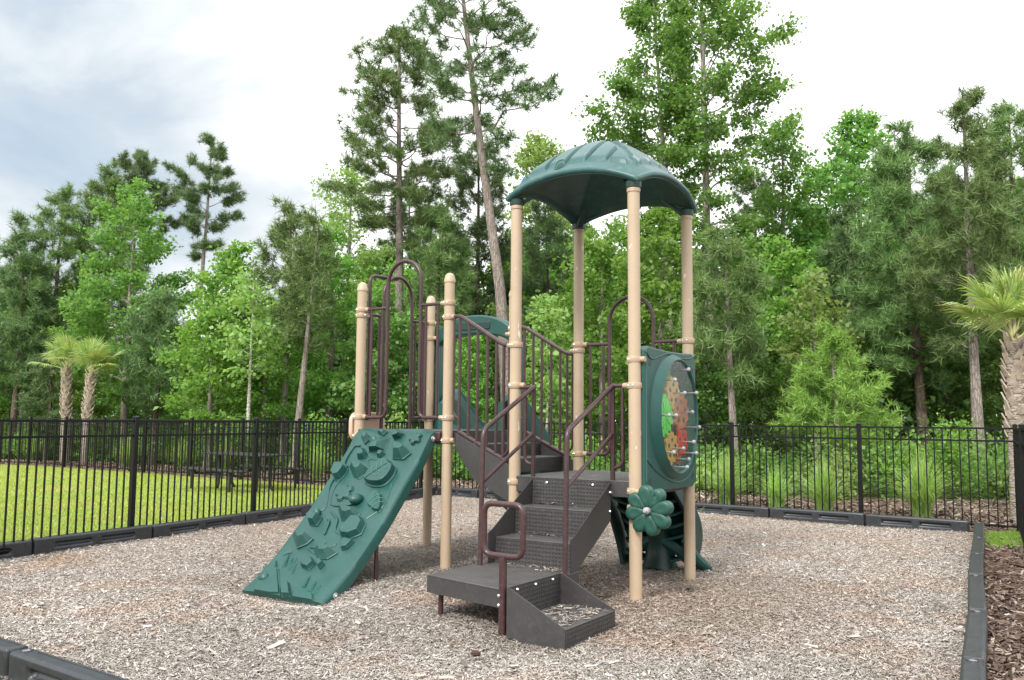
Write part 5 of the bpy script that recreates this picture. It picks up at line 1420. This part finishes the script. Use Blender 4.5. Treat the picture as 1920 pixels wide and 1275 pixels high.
for px, Z, yt, src in ((20, 41, 600, 'd400'), (70, 42, 560, 'd610'), (280, 40, 620, 'd430'), (345, 38, 640, 'd400'), (440, 38, 590, 'd430'), (520, 37, 560, 'd1250'), (590, 38, 520, 'd430'), (680, 38, 500, 'd1130'), (750, 37, 480, 'd610'), (850, 36, 500, 'd430'), (920, 38, 470, 'd1130'), (1000, 37, 480, 'd1250'), (1060, 38, 450, 'd430'), (1140, 36, 470, 'd610'), (1210, 37, 470, 'd1130'), (1290, 36, 460, 'd430'), (1360, 38, 450, 'd1250'), (1440, 38, 430, 'd1130'), (1500, 37, 440, 'd430'), (1580, 38, 400, 'd1250'), (1640, 36, 420, 'd1130'), (1720, 38, 380, 'd430'), (1790, 36, 400, 'd1250'), (1860, 38, 370, 'd1130'), (1940, 36, 380, 'd610')):
    again(T[src], 'background tree filling in the far depth of the wood, mostly hidden', px, Z, yt, k_ * 1.3 + .4, wide=1.15, group='hidden trees deep in the wood'); k_ += 1

# --- shrubs along the edge of the wood and low growth on its floor
def shrub(name, label, px, Z, ytop, half, leafm, seed, dens=1.0, size=.075):
    rng = np.random.default_rng(seed); H = max(.5, zat(px, ytop, Z)); R = half * Z / FPX
    buf = TreeBuf(); P = []; D = []
    for i in range(16):
        a = rng.uniform(0, 2 * PI); sp = rng.uniform(.15, 1) * R; h = H * rng.uniform(.6, 1.0) * (1 - .35 * (sp / R) ** 2)
        s = np.linspace(0, 1, 6); pts = np.stack([math.cos(a) * sp * s ** .8, math.sin(a) * sp * s ** .8, h * s ** .9], 1); pts[1:] += rng.normal(0, .04 * H, (5, 3))
        buf.tube(pts, .012 * (1.1 - s), 4)
        for u in np.linspace(.15, 1, 12):
            P.append([np.interp(u, s, pts[:, j]) for j in range(3)]); D.append([math.cos(a), math.sin(a), .4])
    V, per = leaf_quads(rng, np.array(P), np.array(D), int(np.clip(R * 2 * H * 850 * dens, 600, 12000)), size, .14)
    root = empty(name, (Xat(px, Z), Z, 0)); lab(root, label, 'shrub', 'shrubs at the edge of the wood')
    link_mesh('stems', buf.mesh('stems'), M['bark_dark'], root); link_mesh('foliage', crown_mesh(V, per), M[leafm], root)
    return root
shrub('shrub', 'airy yellow green shrub below the small bright pine behind the fence', 1560, 17.6, 825, 75, 'leaf_soft', 1, .7)
shrub('shrub', 'leafy green shrub behind the tallest grass clump at right', 1680, 18.2, 800, 60, 'leaf_bright', 2)
shrub('shrub', 'bright leafy shrub behind the bare pine trunk at right', 1780, 19.5, 765, 60, 'leaf_bright', 3, .9)
shrub('shrub', 'low shrub behind the right palm trunk', 1875, 18.5, 850, 50, 'leaf_mid', 4)
shrub('shrub', 'rounded shrub behind the grass clump beside the gear panel', 1410, 19, 820, 60, 'leaf_mid', 5)
shrub('shrub', 'yellow green shrub seen between the right post and the fence post', 1335, 19, 840, 45, 'leaf_soft', 6)
shrub('shrub', 'bright shrub behind the upper rails of the middle deck', 1100, 21, 800, 60, 'leaf_bright', 7)
shrub('shrub', 'bright shrub glimpsed below the slide hood', 900, 23, 790, 55, 'leaf_bright', 8)
shrub('shrub', 'bright shrub behind the far end of the left fence', 730, 23, 770, 60, 'leaf_soft', 9)
shrub('shrub', 'light shrub behind the right end of the picnic table', 610, 25, 770, 60, 'leaf_bright', 10)
shrub('shrub', 'dark shrub behind the palms on the far side of the lawn', 190, 31, 800, 35, 'leaf_dark', 11)
shrub('shrub', 'dark round shrub on the bark left of the picnic table', 262, 28.5, 800, 25, 'leaf_dark', 12)
shrub('shrub', 'dark round shrub on the bark at the far left corner', 48, 33, 800, 30, 'leaf_dark', 13)
shrub('shrub', 'green shrub behind the picnic table', 445, 25.5, 780, 45, 'leaf_mid', 14)
rng = np.random.default_rng(77)
n = 30000
line = np.array([(-34, 40), (-22, 35), (-14, 32.5), (-7, 27.6), (-1, 24), (1.5, 22.4), (6, 20.2), (12, 19.3), (30, 19.5)])
xx = np.concatenate([rng.uniform(-26, 16, n)]); y0 = np.interp(xx, line[:, 0], line[:, 1])
dd = rng.exponential(2.2, n); cl_ = np.sin(xx * 1.7) + np.sin(xx * .63 + 2) + np.sin(xx * 3.9 + 1)
hh = (.55 + .28 * cl_).clip(.12, 1.5) * (1 + .16 * dd) * rng.beta(1.3, 1.5, n)
Pz = np.column_stack([xx, y0 + dd, hh])
V, per = leaf_quads(rng, Pz, np.tile([[0, 0, .5]], (n, 1)), 95000, .10, .16)
n = 40000
xx = rng.uniform(-46, 34, n); dd = rng.uniform(6, 24, n)
hh = rng.beta(1.0, 1.6, n) * (3.0 + .22 * dd + .9 * np.sin(xx * .9 + dd) + .6 * np.sin(xx * 2.3))
Pz = np.column_stack([xx, np.interp(xx, line[:, 0], line[:, 1]) + dd, hh])
V3, _ = leaf_quads(rng, Pz, np.tile([[0, 0, .5]], (n, 1)), 90000, .22, .3)
V = np.vstack([V, V3])
o = link_mesh('undergrowth', crown_mesh(V, per), M['leaf_dark']); lab(o, 'low leafy undergrowth along the floor of the wood', 'undergrowth', kind='stuff')

# --- ornamental grass clumps
def grass_clump(label, px, Z, h, spread, n, seed, plumes=0):
    rng = np.random.default_rng(seed); V = []
    s = np.linspace(0, 1, 5)
    az = rng.uniform(0, 2 * PI, n); out = np.abs(rng.normal(0, .95, n)) * spread; H = h * rng.uniform(.55, 1.08, n)
    r0 = rng.uniform(0, .13, n); a0 = rng.uniform(0, 2 * PI, n)
    bx = r0 * np.cos(a0); by = r0 * np.sin(a0)
    sd = np.stack([-np.sin(az), np.cos(az)], 1)
    F_ = []; allv = []
    for j, t in enumerate(s):
        x = bx + np.cos(az) * out * t ** 1.8; y = by + np.sin(az) * out * t ** 1.8
        z = H * (t - .32 * (out / spread) * t ** 3)
        w_ = .0075 * (1 - t) ** .6 + .0006
        allv.append(np.stack([x - sd[:, 0] * w_, y - sd[:, 1] * w_, z, x + sd[:, 0] * w_, y + sd[:, 1] * w_, z], 1))
    A = np.stack(allv, 1).reshape(n, 5, 2, 3).reshape(n, 10, 3)
    base = np.arange(n)[:, None, None] * 10; q = np.array([[2 * j, 2 * j + 1, 2 * j + 3, 2 * j + 2] for j in range(4)])[None]
    o = link_mesh('ornamental_grass', np_mesh('ornamental_grass', A.reshape(-1, 3), (base + q).reshape(-1), np.full(n * 4, 4)), M['reed'])
    o.location = (Xat(px, Z), Z, -.01); lab(o, label, 'grass clump', 'ornamental grass clumps beyond the fences')
    return o
grass_clump('full grass clump left of the first right fence post, nearest the gear panel', 1362, 16.3, 1.05, .75, 420, 1)
grass_clump('thin small grass clump in the gap after the first right fence post', 1452, 16.0, .85, .6, 260, 2)
grass_clump('green grass clump left of the second right fence post', 1540, 14.9, .98, .65, 420, 3)
grass_clump('tall full grass clump with long stems right of the second right fence post', 1722, 14.5, 1.15, .7, 560, 4)
for i, (px, Z, w_) in enumerate(((70, 31.5, 'left of the palms'), (245, 27.5, 'right of the palms'), (345, 26.0, 'at the left end of the picnic table'), (430, 25.0, 'above the picnic table top'), (600, 22.5, 'beyond the right end of the picnic table'), (690, 21.0, 'behind the left tan posts'))):
    grass_clump('grass clump beyond the far lawn fence %s' % w_, px, Z, 1.1, .7, 260, 20 + i)

# --- cabbage palms
def palm(label, px, Z, ytrunk, r, nfr, flen, seed, lean=0.0, cut=None):
    rng = np.random.default_rng(seed); H = zat(px, ytrunk, Z)
    root = empty('palm_tree', (Xat(px, Z), Z, 0)); lab(root, label, 'palm', 'cabbage palms beyond the fences')
    buf = TreeBuf(); s = np.linspace(0, 1, 14)
    pts = np.stack([lean * s ** 1.5, 0 * s, -.1 + (H + .1) * s], 1)
    buf.tube(pts, r * (1.12 - .25 * s) * (1 + .03 * np.sin(s * 40)), 14)
    link_mesh('trunk', buf.mesh('trunk'), M['palm_trunk'], root)
    m = MB(); nb = 60
    for i in range(nb):
        t = .46 + .54 * i / nb; a = i * 2.39996; z = H * t
        c = Vector((lean * t ** 1.5, 0, z)); d = Vector((math.cos(a), math.sin(a), 0)); w = Vector((-d.y, d.x, 0)); rr = r * (1.12 - .25 * t)
        sk = w * (.07 if i % 2 else -.07)
        L_ = (.17 + .06 * rng.uniform()) * r / .17
        b0 = c + d * rr * .85; tip = b0 + d * (.07 * r / .17 + rng.uniform(0, .03)) + Vector((0, 0, L_)) + sk * .6
        wd = .058 * r / .17
        v = [b0 - w * wd * 1.3, b0 + w * wd * 1.3, tip + w * wd * .55, tip - w * wd * .55]
        v += [p + d * .022 for p in v]
        m.add(v, [(0, 1, 2, 3), (7, 6, 5, 4), (0, 4, 5, 1), (1, 5, 6, 2), (2, 6, 7, 3), (3, 7, 4, 0)])
    m.build('leaf_boots', M['palm_boot'], root, ang=30)
    top = Vector((lean, 0, H))
    for i in range(nfr):
        a = i * 2.39996 + rng.uniform(-.3, .3); el = math.radians(rng.uniform(18, 86) if i > 3 else 84)
        d = Vector((math.cos(a) * math.cos(el), math.sin(a) * math.cos(el), math.sin(el)))
        pl = flen * rng.uniform(.55, .9)
        st = top + Vector((0, 0, -.12 + .2 * rng.uniform())); pts = [st + d * pl * t + Vector((0, 0, -.10 * pl * t * t)) for t in np.linspace(0, 1, 6)]
        pm = MB(); pm.tube(pts, [.018, .016, .013, .011, .010, .009], 6); fo = pm.build('frond_stalk', M['petiole'], root)
        hub = pts[-1]; f = (pts[-1] - pts[-2]).normalized(); sd = f.cross(Vector((0, 0, 1)))
        if sd.length < .1: sd = Vector((-d.y, d.x, 0)) if abs(d.z) < .99 else Vector((1, 0, 0))
        sd.normalize(); up = sd.cross(f)
        V = []; Fc = []; ns = 34
        for k in range(ns):
            th = (k / (ns - 1) - .5) * math.radians(235)
            dl = f * math.cos(th) + sd * math.sin(th)
            Ls = flen * rng.uniform(.75, .95) * (1 - .25 * abs(th) / 2.05)
            wv = (f * -math.sin(th) + sd * math.cos(th))
            prev = None
            for q in (0, .3, .62, .85, 1):
                droop = -.22 * Ls * q ** 2.6 * (.4 + .6 * rng.uniform()) if q > .5 else -.08 * Ls * q * q
                c = hub + dl * Ls * q * (1 - .12 * q * q) + up * (.06 * Ls * math.sin(q * PI) * 1.0) + Vector((0, 0, droop))
                ww = Ls * (.010 + .045 * q if q < .45 else .032 * (1 - q) / .55 + .001)
                n0 = len(V); V += [c - wv * ww, c + up * ww * .5, c + wv * ww]
                if prev is not None: Fc += [(prev, prev + 1, n0 + 1, n0), (prev + 1, prev + 2, n0 + 2, n0 + 1)]
                prev = n0
        me = bpy.data.meshes.new('frond_fan'); me.from_pydata([tuple(p) for p in V], [], Fc); link_mesh('frond_fan', me, M['palm_leaf'], fo)
    return root
palm('cabbage palm behind the far fence, the left of the close pair', 130, 29.5, 690, .14, 18, .85, 5, -.1)
palm('cabbage palm behind the far fence, the right of the close pair', 165, 28.6, 700, .13, 18, .88, 6, .12)
palm('large cabbage palm at the right edge with a bare grey lower trunk', 1905, 13.7, 640, .14, 20, .90, 7, 0)
# ------------------------------------------------------------------ world, sun, camera
w = bpy.data.worlds.new('World'); sc.world = w; w.use_nodes = True
nt = w.node_tree; L = nt.links.new
bg = nt.nodes['Background']
SUN_EL, SUN_AZ = math.radians(42), math.radians(-150)     # azimuth from +Y (ahead), negative = left
sky = nt.nodes.new('ShaderNodeTexSky'); sky.sky_type = 'NISHITA'; sky.sun_disc = False
sky.sun_elevation = SUN_EL; sky.sun_rotation = SUN_AZ
scl = N(nt, 'ShaderNodeMixRGB', blend_type='MULTIPLY'); scl.inputs[0].default_value = 1; L(sky.outputs[0], scl.inputs[1]); scl.inputs[2].default_value = (1.0, 1.0, 1.0, 1)
tc = N(nt, 'ShaderNodeTexCoord'); sp_ = N(nt, 'ShaderNodeSeparateXYZ'); L(tc.outputs['Generated'], sp_.inputs[0])
mp = N(nt, 'ShaderNodeMapping'); L(tc.outputs['Generated'], mp.inputs[0]); mp.inputs['Scale'].default_value = (1.6, 1.6, 3.0); mp.inputs['Location'].default_value = CLOUD_OFF
n1 = N(nt, 'ShaderNodeTexNoise', i_Scale=2.0, i_Detail=7.0, i_Roughness=.52, i_Distortion=.3); L(mp.outputs[0], n1.inputs['Vector'])
# thinner cloud towards the left of the view
az = N(nt, 'ShaderNodeMapRange'); L(sp_.outputs['X'], az.inputs[0]); az.inputs['From Min'].default_value = -.5; az.inputs['From Max'].default_value = .0
az.inputs['To Min'].default_value = -.06; az.inputs['To Max'].default_value = .45
bk = N(nt, 'ShaderNodeMapRange'); L(sp_.outputs['Y'], bk.inputs[0]); bk.inputs['From Min'].default_value = .55; bk.inputs['From Max'].default_value = .1; bk.inputs['To Min'].default_value = 0; bk.inputs['To Max'].default_value = .45
az2 = N(nt, 'ShaderNodeMath', operation='MAXIMUM'); L(az.outputs[0], az2.inputs[0]); L(bk.outputs[0], az2.inputs[1])
ad = N(nt, 'ShaderNodeMath', operation='ADD'); L(n1.outputs['Fac'], ad.inputs[0]); L(az2.outputs[0], ad.inputs[1])
cl = ramp(nt, [(.36, (2.5, 3.15, 3.8)), (.50, (3.3, 3.75, 4.15)), (.61, (4.5, 4.8, 5.0)), (.76, (8.5, 8.6, 8.7))], ad.outputs[0])
cov = ramp(nt, [(.36, (.80,) * 3), (.56, (1,) * 3)], ad.outputs[0])
# an overcast sky is brighter towards the zenith
zg = N(nt, 'ShaderNodeMapRange'); L(sp_.outputs['Z'], zg.inputs[0]); zg.inputs['From Min'].default_value = .35; zg.inputs['From Max'].default_value = 1.0
zg.inputs['To Min'].default_value = 1.0; zg.inputs['To Max'].default_value = 1.5
zm = N(nt, 'ShaderNodeMixRGB', blend_type='MULTIPLY'); zm.inputs[0].default_value = 1; L(cl.outputs['Color'], zm.inputs[1]); L(zg.outputs[0], zm.inputs[2])
mx = N(nt, 'ShaderNodeMixRGB'); L(cov.outputs['Color'], mx.inputs[0]); L(scl.outputs['Color'], mx.inputs[1]); L(zm.outputs['Color'], mx.inputs[2])
L(mx.outputs['Color'], bg.inputs['Color']); bg.inputs['Strength'].default_value = .1
sd = bpy.data.lights.new('sun', 'SUN'); sd.energy = 2.0; sd.angle = math.radians(12); sd.color = (1, .96, .9)
so = bpy.data.objects.new('sun', sd); C.objects.link(so)
dv = Vector((math.sin(SUN_AZ) * math.cos(SUN_EL), math.cos(SUN_AZ) * math.cos(SUN_EL), math.sin(SUN_EL)))
so.rotation_euler = dv.to_track_quat('Z', 'Y').to_euler()

cam = bpy.data.cameras.new('camera'); co = bpy.data.objects.new('camera', cam); C.objects.link(co)
cam.sensor_width = 36; cam.lens = 1640.4 / 1920 * 36; cam.clip_start = .05; cam.clip_end = 2000
p, r = .0926, .00884
F = Vector((0, math.cos(p), math.sin(p))); R0 = Vector((1, 0, 0)); U0 = R0.cross(F)
R = R0 * math.cos(r) + U0 * math.sin(r); U = U0 * math.cos(r) - R0 * math.sin(r)
co.matrix_world = Matrix(((R.x, U.x, -F.x, 0), (R.y, U.y, -F.y, 0), (R.z, U.z, -F.z, 1.5), (0, 0, 0, 1)))
sc.camera = co
sc.view_settings.view_transform = 'Standard'; sc.view_settings.look = 'None'
sc.view_settings.exposure = EXPOSURE; sc.view_settings.gamma = 1
sc.render.engine = 'CYCLES'
sc.cycles.max_bounces = 10; sc.cycles.diffuse_bounces = 5; sc.cycles.transparent_max_bounces = 8; sc.cycles.transmission_bounces = 8
sc.cycles.use_denoising = True
